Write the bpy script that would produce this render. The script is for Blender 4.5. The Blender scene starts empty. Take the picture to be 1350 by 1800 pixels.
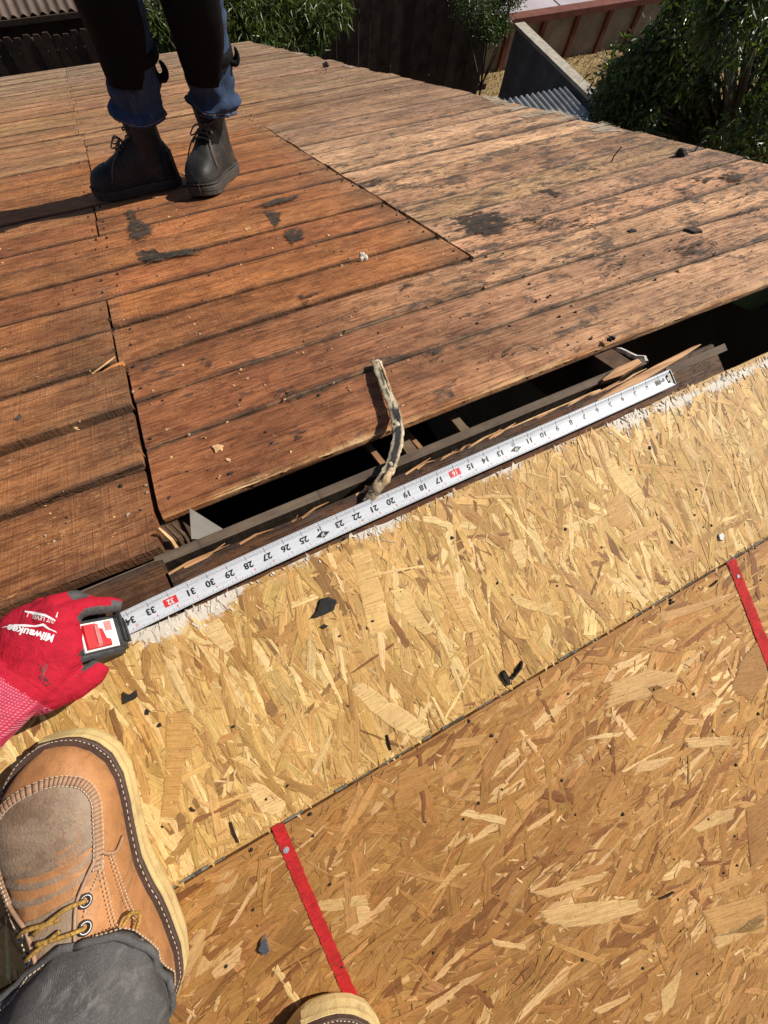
import bpy, bmesh, math, random
import numpy as np
from mathutils import Vector, Matrix, noise as mnoise
from mathutils.bvhtree import BVHTree
random.seed(7); rng = np.random.default_rng(7)
scene = bpy.context.scene
COL = scene.collection
R = math.radians
PITCH = math.atan(1/3)                      # a 4-in-12 roof
CP, SP = math.cos(PITCH), math.sin(PITCH)

# ------------------------------------------------------------------ camera
CAM_POS = Vector((0.2474, -0.1713, 0.5257))
CAM_R = Matrix(((0.89244010, -0.44417761, 0.07910067),
                (-0.39099227, -0.84891221, -0.35563058),
                (0.22511266, 0.28645124, -0.93127331)))
FPX = 744.16
cam_data = bpy.data.cameras.new('camera')
cam = bpy.data.objects.new('camera', cam_data); COL.objects.link(cam)
m3 = Matrix((CAM_R[0], -CAM_R[1], -CAM_R[2])).transposed()
cam.matrix_world = Matrix.Translation(CAM_POS) @ m3.to_4x4()
cam_data.sensor_fit = 'VERTICAL'; cam_data.sensor_height = 24.0; cam_data.sensor_width = 18.0
cam_data.lens = FPX / 1800 * 24.0
cam_data.clip_start = 0.01; cam_data.clip_end = 400
scene.camera = cam

# ------------------------------------------------------------------ light
SUN_EL = R(43)
SUN_DIR = Vector((math.cos(SUN_EL), -0.06, math.sin(SUN_EL))).normalized()   # towards the sun: along the ridge, to the right
world = bpy.data.worlds.new('World'); scene.world = world
world.use_nodes = True
wn = world.node_tree; wn.nodes.clear()
wo = wn.nodes.new('ShaderNodeOutputWorld'); wb = wn.nodes.new('ShaderNodeBackground')
ws = wn.nodes.new('ShaderNodeTexSky'); ws.sky_type = 'NISHITA'; ws.sun_disc = False
ws.sun_elevation = SUN_EL
ws.sun_rotation = math.atan2(SUN_DIR.x, SUN_DIR.y)
wb.inputs['Strength'].default_value = 0.055
wn.links.new(ws.outputs[0], wb.inputs[0]); wn.links.new(wb.outputs[0], wo.inputs[0])
sd = bpy.data.lights.new('sun', 'SUN'); sd.energy = 5.0; sd.angle = R(0.5); sd.color = (1.0, 0.93, 0.82)
sun = bpy.data.objects.new('sun', sd); COL.objects.link(sun)
sun.rotation_euler = SUN_DIR.to_track_quat('Z', 'Y').to_euler()
sun.location = (3, 0, 6)
scene.view_settings.view_transform = 'Standard'; scene.view_settings.look = 'None'
scene.view_settings.exposure = 0.25; scene.view_settings.gamma = 1.0
scene.view_settings.use_curve_mapping = False
scene.cycles.transparent_max_bounces = 32

# ------------------------------------------------------------------ helpers
def ray_dir(px, py):
    v = Vector(((px-675)/FPX, (py-900)/FPX, 1.0))
    return CAM_R.transposed() @ v
def on_z(px, py, z):
    d = ray_dir(px, py); t = (z-CAM_POS.z)/d.z
    return CAM_POS + d*t
def on_y(px,py,y):
    d=ray_dir(px,py); t=(y-CAM_POS.y)/d.y; return CAM_POS+d*t
def far_at(px, py, h=0.0):          # a spot on the far roof plane -> (x, s)
    n = Vector((0, SP, CP)); d = ray_dir(px, py); t = (h - n.dot(CAM_POS))/n.dot(d); p = CAM_POS + d*t
    return p.x, p.y*CP - p.z*SP
def near_at(px, py, h=0.0):         # a spot on the near roof plane -> (x, t), t = -s
    n = Vector((0, -SP, CP)); d = ray_dir(px, py); t = (h - n.dot(CAM_POS))/n.dot(d); p = CAM_POS + d*t
    return p.x, p.y*CP + p.z*SP
def farw(x, s, h=0.0): return Vector((x, s*CP + h*SP, -s*SP + h*CP))
def nearw(x, t, h=0.0): return Vector((x, t*CP - h*SP, t*SP + h*CP))

def mesh_obj(name, verts, faces, mat=None, parent=None, smooth=False, uvs=None, tint=None, mats=None, fmat=None):
    me = bpy.data.meshes.new(name)
    me.from_pydata([tuple(v) for v in verts], [], [tuple(f) for f in faces])
    if mats:
        for m in mats: me.materials.append(m)
        if fmat is not None: me.polygons.foreach_set('material_index', fmat)
    elif mat: me.materials.append(mat)
    if smooth: me.polygons.foreach_set('use_smooth', [True]*len(me.polygons))
    if uvs is not None:
        uvl = me.uv_layers.new(name='UVMap')
        li = np.empty(len(me.loops), np.int32); me.loops.foreach_get('vertex_index', li)
        uvl.data.foreach_set('uv', np.asarray(uvs, np.float32)[li].ravel())
    if tint is not None:
        a = me.color_attributes.new('tint', 'FLOAT_COLOR', 'POINT')
        a.data.foreach_set('color', np.asarray(tint, np.float32).ravel())
    me.update()
    o = bpy.data.objects.new(name, me); COL.objects.link(o)
    if parent: o.parent = parent
    return o
def tag(o, label=None, cat=None, group=None, kind=None):
    if label: o['label'] = label
    if cat: o['category'] = cat
    if group: o['group'] = group
    if kind: o['kind'] = kind
    return o
def empty(name, label=None, cat=None, loc=(0,0,0), rot=(0,0,0), group=None):
    o = bpy.data.objects.new(name, None); COL.objects.link(o)
    o.location = loc; o.rotation_euler = rot; o.empty_display_size = .1
    return tag(o, label, cat, group)
class MB:
    def __init__(s): s.v=[]; s.f=[]; s.m=[]
    def add(s, verts, faces, m=0):
        b=len(s.v); s.v += [Vector(v) for v in verts]; s.f += [tuple(i+b for i in f) for f in faces]; s.m += [m]*len(faces)
    def box(s, a, b, m=0, mat=None):
        x0,y0,z0=a; x1,y1,z1=b
        v=[(x0,y0,z0),(x1,y0,z0),(x1,y1,z0),(x0,y1,z0),(x0,y0,z1),(x1,y0,z1),(x1,y1,z1),(x0,y1,z1)]
        if mat is not None: v=[mat@Vector(p) for p in v]
        s.add(v,[(0,3,2,1),(4,5,6,7),(0,1,5,4),(1,2,6,5),(2,3,7,6),(3,0,4,7)],m)
    def tube(s, pts, rad, n=8, m=0, cap=True, squash=None, up=None):
        pts=[Vector(p) for p in pts]; N=len(pts)
        if not hasattr(rad,'__len__'): rad=[rad]*N
        rings=[]; prev=None
        for i,p in enumerate(pts):
            t=(pts[min(i+1,N-1)]-pts[max(i-1,0)]).normalized()
            if up is not None: a=up-t*up.dot(t)
            elif prev is None: a=t.orthogonal()
            else: a=prev-t*prev.dot(t)
            a.normalize(); prev=a; b=t.cross(a)
            sq=squash if squash else (1,1)
            rings.append([p+a*(math.cos(2*math.pi*k/n)*rad[i]*sq[0])+b*(math.sin(2*math.pi*k/n)*rad[i]*sq[1]) for k in range(n)])
        vs=[v for r in rings for v in r]; fs=[]
        for i in range(N-1):
            for k in range(n):
                k2=(k+1)%n; fs.append((i*n+k,i*n+k2,(i+1)*n+k2,(i+1)*n+k))
        if cap: fs.append(tuple(reversed(range(n)))); fs.append(tuple((N-1)*n+k for k in range(n)))
        s.add(vs,fs,m)
    def ball(s, c, r, m=0, nu=10, nv=6):
        c=Vector(c)
        if not hasattr(r,'__len__'): r=(r,r,r)
        vs=[c+Vector((0,0,r[2]))]; fs=[]
        for j in range(1,nv):
            th=math.pi*j/nv
            for i in range(nu):
                ph=2*math.pi*i/nu; vs.append(c+Vector((r[0]*math.sin(th)*math.cos(ph), r[1]*math.sin(th)*math.sin(ph), r[2]*math.cos(th))))
        vs.append(c-Vector((0,0,r[2])))
        for i in range(nu): fs.append((0,1+i,1+(i+1)%nu))
        for j in range(nv-2):
            for i in range(nu):
                a=1+j*nu+i; b=1+j*nu+(i+1)%nu; fs.append((a,a+nu,b+nu,b))
        e=len(vs)-1
        for i in range(nu): fs.append((e,1+(nv-2)*nu+(i+1)%nu,1+(nv-2)*nu+i))
        s.add(vs,fs,m)
    def prism(s, pts, h0, h1, m=0, inset=0.0):
        n=len(pts); c=sum((Vector((p[0],p[1])) for p in pts),Vector((0,0)))/n
        top=[c+(Vector((p[0],p[1]))-c)*(1-inset) for p in pts]
        vs=[(p[0],p[1],h0) for p in pts]+[(p.x,p.y,h1) for p in top]
        fs=[tuple(range(n,2*n))]+[(i,(i+1)%n,n+(i+1)%n,n+i) for i in range(n)]
        a=sum(pts[i][0]*pts[(i+1)%n][1]-pts[(i+1)%n][0]*pts[i][1] for i in range(n))
        if a<0: fs=[tuple(reversed(f)) for f in fs]
        s.add(vs,fs,m)
    def build(s, name, mat=None, parent=None, smooth=False, mats=None):
        return mesh_obj(name, s.v, s.f, mat, parent, smooth, mats=mats, fmat=s.m if mats else None)
def blob(mb, name, mats, parent=None, voxel=.004, smooth=6, classify=None, factor=.5):
    """fuse overlapping shapes into one continuous smooth surface"""
    o = mb.build('tmp'); 
    r = o.modifiers.new('r','REMESH'); r.mode='VOXEL'; r.voxel_size=voxel
    if smooth:
        q = o.modifiers.new('s','SMOOTH'); q.iterations=smooth; q.factor=factor
    dg = bpy.context.evaluated_depsgraph_get(); dg.update()
    me = bpy.data.meshes.new_from_object(o.evaluated_get(dg))
    bpy.data.objects.remove(o)
    me.name=name; me.materials.clear()
    for m in mats: me.materials.append(m)
    me.polygons.foreach_set('use_smooth',[True]*len(me.polygons))
    if classify:
        for p in me.polygons: p.material_index = classify(p.center, p.normal)
    ob = bpy.data.objects.new(name, me); COL.objects.link(ob)
    if parent: ob.parent=parent
    return ob
def poly_px(fn, pts, h=0.0): return [fn(x,y,h) for x,y in pts]
def rough_poly(pts, amp, sub=3):
    out=[]; n=len(pts)
    for i in range(n):
        a=Vector(pts[i][:2]); b=Vector(pts[(i+1)%n][:2]); d=b-a
        nr=Vector((-d.y,d.x)).normalized()
        for k in range(sub):
            out.append(tuple(a+d*(k/sub)+nr*random.uniform(-amp,amp)*(1 if k else .5)))
    return out

# ------------------------------------------------------------------ materials
class NT:
    def __init__(s, name):
        s.mat=bpy.data.materials.new(name); s.mat.use_nodes=True; s.t=s.mat.node_tree; s.t.nodes.clear()
        s.out=s.t.nodes.new('ShaderNodeOutputMaterial'); s.b=s.t.nodes.new('ShaderNodeBsdfPrincipled')
        s.t.links.new(s.b.outputs[0], s.out.inputs[0])
    def n(s, typ, **kw):
        nd=s.t.nodes.new('ShaderNode'+typ)
        for k,v in kw.items(): setattr(nd,k,v)
        return nd
    def l(s,a,b): s.t.links.new(a,b)
    def val(s, x, sock):
        if isinstance(x,(int,float)): sock.default_value=x
        elif isinstance(x,(tuple,list)): sock.default_value=tuple(x) if len(sock.default_value)==len(x) else tuple(x)+(1,)
        else: s.l(x,sock)
    def math(s, op, a, b=0.0, c=None, clamp=False):
        nd=s.n('Math',operation=op); nd.use_clamp=clamp; s.val(a,nd.inputs[0]); s.val(b,nd.inputs[1])
        if c is not None: s.val(c,nd.inputs[2])
        return nd.outputs[0]
    def ramp(s, f, a, b):   # smooth 0..1 between a and b
        nd=s.n('MapRange'); nd.interpolation_type='SMOOTHSTEP'; s.val(f,nd.inputs[0]); s.val(a,nd.inputs[1]); s.val(b,nd.inputs[2]); return nd.outputs[0]
    def mix(s, f, a, b, mode='MIX'):
        nd=s.n('Mix',data_type='RGBA',blend_type=mode); s.val(f,nd.inputs[0]); s.val(a,nd.inputs[6]); s.val(b,nd.inputs[7]); return nd.outputs[2]
    def mapv(s, v, scale=(1,1,1), loc=None, rot=None):
        nd=s.n('Mapping'); s.l(v,nd.inputs[0]); nd.inputs[3].default_value=scale
        if loc is not None: s.val(loc,nd.inputs[1])
        if rot is not None: nd.inputs[2].default_value=rot
        return nd.outputs[0]
    def noise(s, v, scale=1.0, detail=4, rough=.55, dist=0.0):
        nd=s.n('TexNoise'); s.l(v,nd.inputs['Vector']); nd.inputs['Scale'].default_value=scale; nd.inputs['Detail'].default_value=detail
        nd.inputs['Roughness'].default_value=rough; nd.inputs['Distortion'].default_value=dist; return nd.outputs[0]
    def obj(s): return s.n('TexCoord').outputs['Object']
    def uv(s): return s.n('TexCoord').outputs['UV']
    def attr(s,name='tint'):
        nd=s.n('Attribute'); nd.attribute_name=name; return nd
    def bump(s, h, strength=.3, dist=.002, prev=None):
        nd=s.n('Bump'); nd.inputs['Strength'].default_value=strength; nd.inputs['Distance'].default_value=dist; s.l(h,nd.inputs['Height'])
        if prev is not None: s.l(prev,nd.inputs['Normal'])
        return nd.outputs[0]
    def done(s, col, rough=.8, normal=None, spec=.3, metal=0.0):
        s.val(col,s.b.inputs['Base Color']); s.val(rough,s.b.inputs['Roughness']); s.b.inputs['Specular IOR Level'].default_value=spec
        s.b.inputs['Metallic'].default_value=metal
        if normal is not None: s.l(normal,s.b.inputs['Normal'])
        return s.mat

def simple(name, col, rough=.8, var=.25, scale=40, bump=.15, bdist=.001, spec=.3, metal=0.0, col2=None):
    t=NT(name); o=t.obj(); f=t.noise(o,scale,5,.6)
    c2=col2 if col2 else tuple(c*(1-var) for c in col); c1=tuple(min(1,c*(1+var*.6)) for c in col)
    return t.done(t.mix(t.ramp(f,.3,.7),c1,c2),rough,t.bump(t.noise(o,scale*4,4),bump,bdist),spec,metal)

def plank_material(name, fuzz, rings, bumpk, pale=0.0):
    t=NT(name); o=t.obj(); rnd=t.n('ObjectInfo').outputs['Random']
    off=t.n('CombineXYZ'); t.l(t.math('MULTIPLY',rnd,37.0),off.inputs[0]); t.l(t.math('MULTIPLY',rnd,91.0),off.inputs[1])
    add=t.n('VectorMath',operation='ADD'); t.l(o,add.inputs[0]); t.l(off.outputs[0],add.inputs[1]); p=add.outputs[0]
    a=t.attr(); tint=a.outputs['Color']; grime=a.outputs['Alpha']
    big=t.noise(t.mapv(p,(3,7,3)),1,5,.6)
    g1=t.noise(t.mapv(p,(4,150,30)),1,6,.65,.4)
    g2=t.noise(t.mapv(p,(14,420,60)),1,3,.6)
    wv=t.n('TexWave',wave_type='BANDS',bands_direction='Y'); t.l(t.mapv(p,(.55,9,4)),wv.inputs[0])
    wv.inputs['Scale'].default_value=3.0; wv.inputs['Distortion'].default_value=9.0; wv.inputs['Detail'].default_value=2.5; wv.inputs['Detail Scale'].default_value=.8
    saw=t.noise(t.mapv(p,(240,9,9)),1,3,.5,.5)
    fib=t.noise(t.mapv(p,(70,240,60),rot=(0,0,.5)),1,4,.7,1.2)
    fib2=t.noise(t.mapv(p,(60,300,60),rot=(0,0,-.35)),1,4,.7,1.0)
    c=t.mix(t.ramp(big,.32,.66),t.mix(1,tint,(.64,.58,.54),'MULTIPLY'),t.mix(1,tint,(1.28,1.22,1.15),'MULTIPLY'))
    c=t.mix(t.math('MULTIPLY',t.ramp(g1,.42,.62),.52 if fuzz>1 else .40),c,t.mix(1,c,(.45,.38,.34),'MULTIPLY'))
    c=t.mix(t.math('MULTIPLY',t.ramp(wv.outputs[0],.55,.95),rings),c,t.mix(1,c,(.5,.4,.36),'MULTIPLY'))
    c=t.mix(t.math('MULTIPLY',t.ramp(saw,.55,.75),.25*fuzz),c,t.mix(1,c,(.6,.55,.5),'MULTIPLY'))
    patch=t.ramp(t.noise(t.mapv(p,(6,12,6)),1,4,.6),.38,.62)
    fl=t.math('MULTIPLY',t.math('MAXIMUM',t.ramp(fib,.56,.68),t.ramp(fib2,.58,.70)),t.math('MULTIPLY',patch,.8*fuzz))
    c=t.mix(fl,c,t.mix(.5,t.mix(1,tint,(1.9,1.8,1.7),'MULTIPLY'),(.62,.38,.19)))
    bl=t.noise(t.mapv(p,(22,46,22),loc=(1,5,0)),1,8,.72,.5)
    c=t.mix(t.math('MULTIPLY',t.ramp(bl,.46,.62),.70),c,t.mix(1,c,(.48,.38,.31),'MULTIPLY'))
    c=t.mix(t.math('MULTIPLY',t.ramp(bl,.44,.32),.75),c,t.mix(1,c,(1.45,1.42,1.32),'MULTIPLY'))
    hl=t.noise(t.mapv(p,(7,330,60),loc=(0,3,0)),1,4,.6); c=t.mix(t.math('MULTIPLY',t.ramp(hl,.60,.67),.34*fuzz if fuzz>1 else .20),c,t.mix(1,c,(.35,.29,.26),'MULTIPLY'))
    sk=t.noise(t.mapv(p,(150,260,100)),1,3,.7); skm=t.noise(t.mapv(p,(8,14,8),loc=(2,2,2)),1,3,.6)
    c=t.mix(t.math('MULTIPLY',t.math('MULTIPLY',t.ramp(sk,.60,.68),t.ramp(skm,.42,.6)),.7),c,(.045,.030,.020))
    # ground-in bitumen: broad soft stains, then crisp flecks that stay in the grain
    st=t.noise(t.mapv(p,(9,22,9),loc=(3,1,0)),1,9,.68,.6)
    fk=t.noise(t.mapv(p,(38,120,40),loc=(7,2,0)),1,7,.7,.8)
    thr=t.math('SUBTRACT',.71,t.math('MULTIPLY',grime,.25))
    s1=t.ramp(st,thr,t.math('ADD',thr,.07))
    thr2=t.math('SUBTRACT',.70,t.math('MULTIPLY',grime,.22))
    s2=t.ramp(t.math('ADD',t.math('MULTIPLY',fk,.7),t.math('MULTIPLY',st,.35)),thr2,t.math('ADD',thr2,.06))
    c=t.mix(t.math('MULTIPLY',s1,.66),c,(.085,.066,.054))
    c=t.mix(t.math('MULTIPLY',s2,.70),c,(.045,.036,.031))
    # dirt packed along the plank's edges
    uv=t.n('SeparateXYZ'); t.l(t.uv(),uv.inputs[0]); v=uv.outputs[1]
    e=t.math('ABSOLUTE',t.math('SUBTRACT',v,.5))
    ed=t.ramp(t.math('ADD',e,t.math('MULTIPLY',t.math('SUBTRACT',t.noise(t.mapv(p,(12,30,10)),1,5,.65),.5),.26)),.40,.53)
    c=t.mix(t.math('MULTIPLY',ed,.70 if fuzz>1 else .88),c,(.045,.031,.023))
    if pale:
        pe=t.ramp(t.math('ADD',e,t.math('MULTIPLY',t.math('SUBTRACT',t.noise(t.mapv(p,(7,4,4),loc=(9,9,9)),1,6,.7),.5),.16)),.485,.505)
        c=t.mix(t.math('MULTIPLY',pe,pale),c,(.66,.47,.29))
    hgt=t.math('ADD',t.math('ADD',t.math('MULTIPLY',g1,-1.0),t.math('MULTIPLY',g2,-.4)),t.math('MULTIPLY',t.math('MAXIMUM',fib,saw),.6*fuzz))
    hgt=t.math('SUBTRACT',hgt,t.math('MULTIPLY',s2,.25)); hgt=t.math('SUBTRACT',hgt,t.math('MULTIPLY',t.ramp(hl,.58,.68),.5)); hgt=t.math('ADD',hgt,t.math('MULTIPLY',bl,.5))
    return t.done(c,t.math('ADD',.62,t.math('MULTIPLY',big,.25)),t.bump(hgt,bumpk,.0034),.32)

M={}
M['plank_rough']=plank_material('rough_sawn_plank',1.25,.12,1.0)
M['plank_smooth']=plank_material('planed_weathered_plank',.50,.30,1.0,.18)

def strand_material():
    t=NT('osb_strand'); a=t.attr(); tint=a.outputs['Color']; uv=t.uv(); o=t.obj()
    g=t.noise(t.mapv(uv,(22,620,1)),1,5,.7,.8); g2=t.noise(t.mapv(uv,(60,900,1)),1,2,.6)
    rib=t.n('TexWave',wave_type='BANDS',bands_direction='X'); t.l(t.mapv(uv,(1,1,1)),rib.inputs[0]); rib.inputs['Scale'].default_value=210; rib.inputs['Distortion'].default_value=1.2; rib.inputs['Detail'].default_value=2; rib.inputs['Detail Scale'].default_value=.02
    big=t.noise(o,14,4,.6)
    c=t.mix(t.ramp(g,.35,.68),t.mix(1,tint,(1.12,1.1,1.06),'MULTIPLY'),t.mix(1,tint,(.74,.67,.60),'MULTIPLY'))
    rm=t.ramp(t.noise(t.mapv(uv,(20,20,1)),1,3,.5),.5,.62)
    c=t.mix(t.math('MULTIPLY',t.math('MULTIPLY',t.ramp(rib.outputs[0],.4,.9),rm),.22),c,t.mix(1,c,(.6,.52,.45),'MULTIPLY'))
    c=t.mix(t.math('MULTIPLY',t.ramp(big,.45,.8),.35),c,t.mix(1,c,(.72,.62,.52),'MULTIPLY'))
    sp=t.noise(o,420,3,.7); sp2=t.noise(o,60,3,.6)
    c=t.mix(t.math('MULTIPLY',t.math('MULTIPLY',t.ramp(sp,.60,.68),t.ramp(sp2,.42,.6)),.7),c,(.09,.045,.02))
    wl=t.noise(t.mapv(o,(5,5,5)),1,5,.65); c=t.mix(t.math('MULTIPLY',t.ramp(wl,.42,.68),.30),c,t.mix(1,c,(.70,.60,.48),'MULTIPLY'))
    sc=t.noise(t.mapv(o,(34,90,30),rot=(0,0,.7)),1,7,.75,1.2); c=t.mix(t.math('MULTIPLY',t.ramp(sc,.60,.70),.35),c,t.mix(1,c,(.5,.4,.32),'MULTIPLY'))
    ck=t.noise(t.mapv(uv,(8,330,1),loc=(5,5,0)),1,4,.6,.3); c=t.mix(t.math('MULTIPLY',t.ramp(ck,.615,.67),.55),c,t.mix(1,c,(.36,.25,.17),'MULTIPLY'))
    mt=t.noise(o,150,6,.75); c=t.mix(t.math('MULTIPLY',t.ramp(mt,.52,.68),.45),c,t.mix(1,c,(.55,.45,.36),'MULTIPLY')); c=t.mix(t.math('MULTIPLY',t.ramp(mt,.46,.36),.4),c,t.mix(1,c,(1.28,1.26,1.22),'MULTIPLY'))
    # chalky paint scraped along the ridge edge of the pale strip
    if True:
        xyz=t.n('SeparateXYZ'); t.l(o,xyz.inputs[0]); X=xyz.outputs[0]; T=xyz.outputs[1]
        dd=.02
        for c_,w_,k_ in ((.075,.06,1.0),(.135,.06,.95),(.02,.03,.5),(.255,.05,.35),(.36,.06,.70),(.46,.04,.3),(.56,.06,.45),(.66,.04,.25),(.79,.06,.95),(.88,.08,.9),(1.0,.11,.9),(1.14,.12,.9)):
            dd=t.math('MAXIMUM',dd,t.math('MULTIPLY',t.ramp(t.math('ABSOLUTE',t.math('SUBTRACT',X,c_)),w_,w_*.2),k_))
        shift=t.math('MULTIPLY',t.ramp(X,.72,.92),.0105)
        dep=t.math('SUBTRACT',t.math('SUBTRACT',-.0215,T),shift)
        dep=t.math('ABSOLUTE',t.math('SUBTRACT',dep,t.math('MULTIPLY',shift,.5)))
        reach=t.math('MULTIPLY',dd,t.math('SUBTRACT',.026,t.math('MULTIPLY',shift,.9)))
        n1=t.noise(t.mapv(o,(130,60,20),rot=(0,0,.12)),1,7,.75); n2=t.noise(o,70,7,.75); n3=t.noise(t.mapv(o,(60,220,20),loc=(3,0,0)),1,5,.7)
        q=t.math('SUBTRACT',t.math('ADD',t.math('MULTIPLY',n1,.5),t.math('ADD',t.math('MULTIPLY',n2,.5),t.math('MULTIPLY',n3,.25))),.62)
        body=t.math('DIVIDE',t.math('SUBTRACT',reach,dep),.012)
        pm=t.ramp(t.math('ADD',t.math('MULTIPLY',body,.30),t.math('MULTIPLY',q,1.7)),.08,.26)
        pm=t.math('MULTIPLY',pm,t.math('MULTIPLY',t.ramp(T,-.085,-.055),.82))
        c=t.mix(pm,c,t.mix(n2,(.70,.67,.62),(.60,.55,.47)))
    edge=a.outputs['Alpha']   # rim mask; its dark colour paints the thin crack and shadow lines between strands
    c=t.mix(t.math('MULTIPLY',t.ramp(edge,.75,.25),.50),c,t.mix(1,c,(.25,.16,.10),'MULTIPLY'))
    h=t.math('ADD',t.math('MULTIPLY',g,-.8),t.math('MULTIPLY',g2,-.35)); h=t.math('SUBTRACT',h,t.math('MULTIPLY',t.math('MULTIPLY',rib.outputs[0],rm),.25))
    t.done(c,.62,t.bump(h,.45,.0012),.35)
    # fibres fray out along the rim of each strand
    fr=t.noise(t.mapv(uv,(26,520,1),loc=(1,8,0)),1,5,.7,.4); op=t.math('GREATER_THAN',edge,t.math('MULTIPLY',t.ramp(fr,.30,.72),.93))
    tr=t.n('BsdfTransparent'); mx=t.n('MixShader'); t.l(op,mx.inputs[0]); t.l(tr.outputs[0],mx.inputs[1]); t.l(t.b.outputs[0],mx.inputs[2]); t.l(mx.outputs[0],t.out.inputs[0])
    return t.mat
M['strand']=strand_material()
M['osb_core']=simple('osb_core',(.40,.22,.09),.8,.35,120)
M['old_plank']=plank_material('dark_tarred_plank',.4,.3,.9)
def grey_timber():
    t=NT('grey_saw_marked_timber'); o=t.obj()
    g=t.noise(t.mapv(o,(5,120,120)),1,6,.65); big=t.noise(t.mapv(o,(9,30,30)),1,5,.6)
    cut=t.noise(t.mapv(o,(60,3,3)),1,2,.5)
    c=t.mix(t.ramp(big,.3,.7),(.155,.112,.078),(.080,.057,.042)); c=t.mix(t.math('MULTIPLY',t.ramp(g,.45,.7),.5),c,(.05,.038,.03))
    c=t.mix(t.math('MULTIPLY',t.ramp(cut,.64,.72),.6),c,(.045,.035,.028))
    return t.done(c,.85,t.bump(t.math('SUBTRACT',g,cut),.5,.002))
M['grey_timber']=grey_timber()
M['rafter']=simple('rafter_timber',(.10,.058,.034),.85,.4,30)
M['felt']=simple('roofing_felt',(.085,.070,.058),.95,.3,90,.5,.0015,spec=.1,col2=(.045,.038,.032))
def felt_mat():
    t=NT('bitumen_felt_residue'); o=t.obj(); a=t.attr('tint'); al=a.outputs['Alpha']
    f=t.noise(t.mapv(o,(26,60,26)),1,8,.75,.5); g=t.noise(o,260,5,.7); b=t.noise(o,30,4)
    c=t.mix(t.ramp(b,.35,.65),(.075,.062,.052),(.046,.039,.034)); c=t.mix(t.math('MULTIPLY',t.ramp(g,.55,.7),.5),c,(.16,.11,.075))
    f2=t.noise(t.mapv(o,(90,170,90),loc=(3,3,3)),1,5,.7); m=t.math('MULTIPLY',t.ramp(t.math('ADD',al,t.math('ADD',t.math('MULTIPLY',t.math('SUBTRACT',f,.5),3.4),t.math('MULTIPLY',t.math('SUBTRACT',f2,.5),1.6))),.42,.70),.88)
    t.done(c,.95,t.bump(t.math('ADD',f,g),.5,.001),.1); tr=t.n('BsdfTransparent'); mx=t.n('MixShader'); t.l(m,mx.inputs[0]); t.l(tr.outputs[0],mx.inputs[1]); t.l(t.b.outputs[0],mx.inputs[2]); t.l(mx.outputs[0],t.out.inputs[0]); return t.mat
M['felt_stain']=felt_mat()
M['tar']=simple('bitumen',(.022,.02,.019),.75,.3,200,.4,.001)
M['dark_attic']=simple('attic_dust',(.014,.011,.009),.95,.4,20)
t=NT('old_white_sealant'); o=t.obj(); f=t.noise(t.mapv(o,(420,60,60)),1,5,.7); g=t.noise(o,55,6,.7)
c=t.mix(t.ramp(f,.42,.62),(.74,.71,.66),(.50,.43,.33)); c=t.mix(t.math('MULTIPLY',t.ramp(g,.52,.60),.75),c,(.44,.27,.11)); M['white_foam']=t.done(c,.85,t.bump(t.math('ADD',f,g),.5,.0012),.25)
M['cream_wood']=simple('fresh_torn_wood',(.62,.40,.20),.75,.3,60,.3,.001,col2=(.42,.23,.10))
M['steel']=simple('steel',(.42,.42,.43),.35,.2,300,.1,.0005,.5,.9)
M['rust']=simple('rusty_steel',(.06,.038,.028),.7,.4,300,.3,.0005,.4,.3)
M['green_paint']=simple('green_paint',(.17,.25,.10),.6,.25,8,.1)
M['insul']=simple('grey_stucco',(.24,.22,.19),.9,.2,20)

# ================================================================== GROUND
def ground_mat(name, c1, c2, sc, bump=.5):
    t=NT(name); o=t.obj(); a=t.noise(o,sc,6,.65); b=t.noise(o,sc*9,5,.7)
    c=t.mix(t.ramp(a,.35,.65),c1,c2); c=t.mix(t.math('MULTIPLY',t.ramp(b,.5,.7),.5),c,t.mix(1,c,(.45,.42,.4),'MULTIPLY'))
    return t.done(c,.95,t.bump(b,bump,.02),.1)
GZ=-4.4
mesh_obj('ground',[(-60,-60,GZ),(60,-60,GZ),(60,60,GZ),(-60,60,GZ)],[(0,1,2,3)],ground_mat('bare_soil',(.10,.075,.05),(.06,.045,.03),.9))['kind']='structure'

# ================================================================== FAR ROOF SLOPE : old planks
far = empty('plank_roof','old roof slope of weathered brown planks falling away beyond the tape, with long gap at ridge','roof',rot=(-PITCH,0,0))
RJ1, RJ2, RAKE, EAVE = .0975, .9005, 1.955, 6.38
def edge_from(pts,off=0.0):
    q=sorted(far_at(*p) for p in pts); xs=[a for a,_ in q]; ss=[b for _,b in q]
    k=np.polyfit(xs,ss,2 if len(q)>4 else 1)
    lo,hi=min(xs)-.02,max(xs)+.05
    return lambda x:float(np.polyval(k,min(max(x,lo),hi)))+off
E0=edge_from([(282,915),(500,829),(800,711),(947,653),(1089,604),(1241,540),(1350,500)],.010)
E1=edge_from([(324,764),(500,704),(800,598),(944,549),(1075,505),(1206,463),(1350,419)])
E2=edge_from([(233,709),(500,619),(656,567),(800,522),(933,481),(1075,441),(1194,404),(1350,361)])
E3=edge_from([(220,641),(351,600),(500,552),(642,509),(831,451),(984,411),(1079,389)])
def const(s, tilt=0.0): return lambda x: s+tilt*x
def sm(a,b,x):
    t=min(1,max(0,(x-a)/(b-a))); return t*t*(3-2*t)
def lerp(a,b,t): return tuple(p+(q-p)*t for p,q in zip(a,b))
ORANGE=(.445,.190,.070); BROWN=(.255,.122,.054); RED=(.345,.138,.058); TAN=(.63,.385,.230); GREY=(.36,.25,.165); PALE=(.60,.39,.21)
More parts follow.
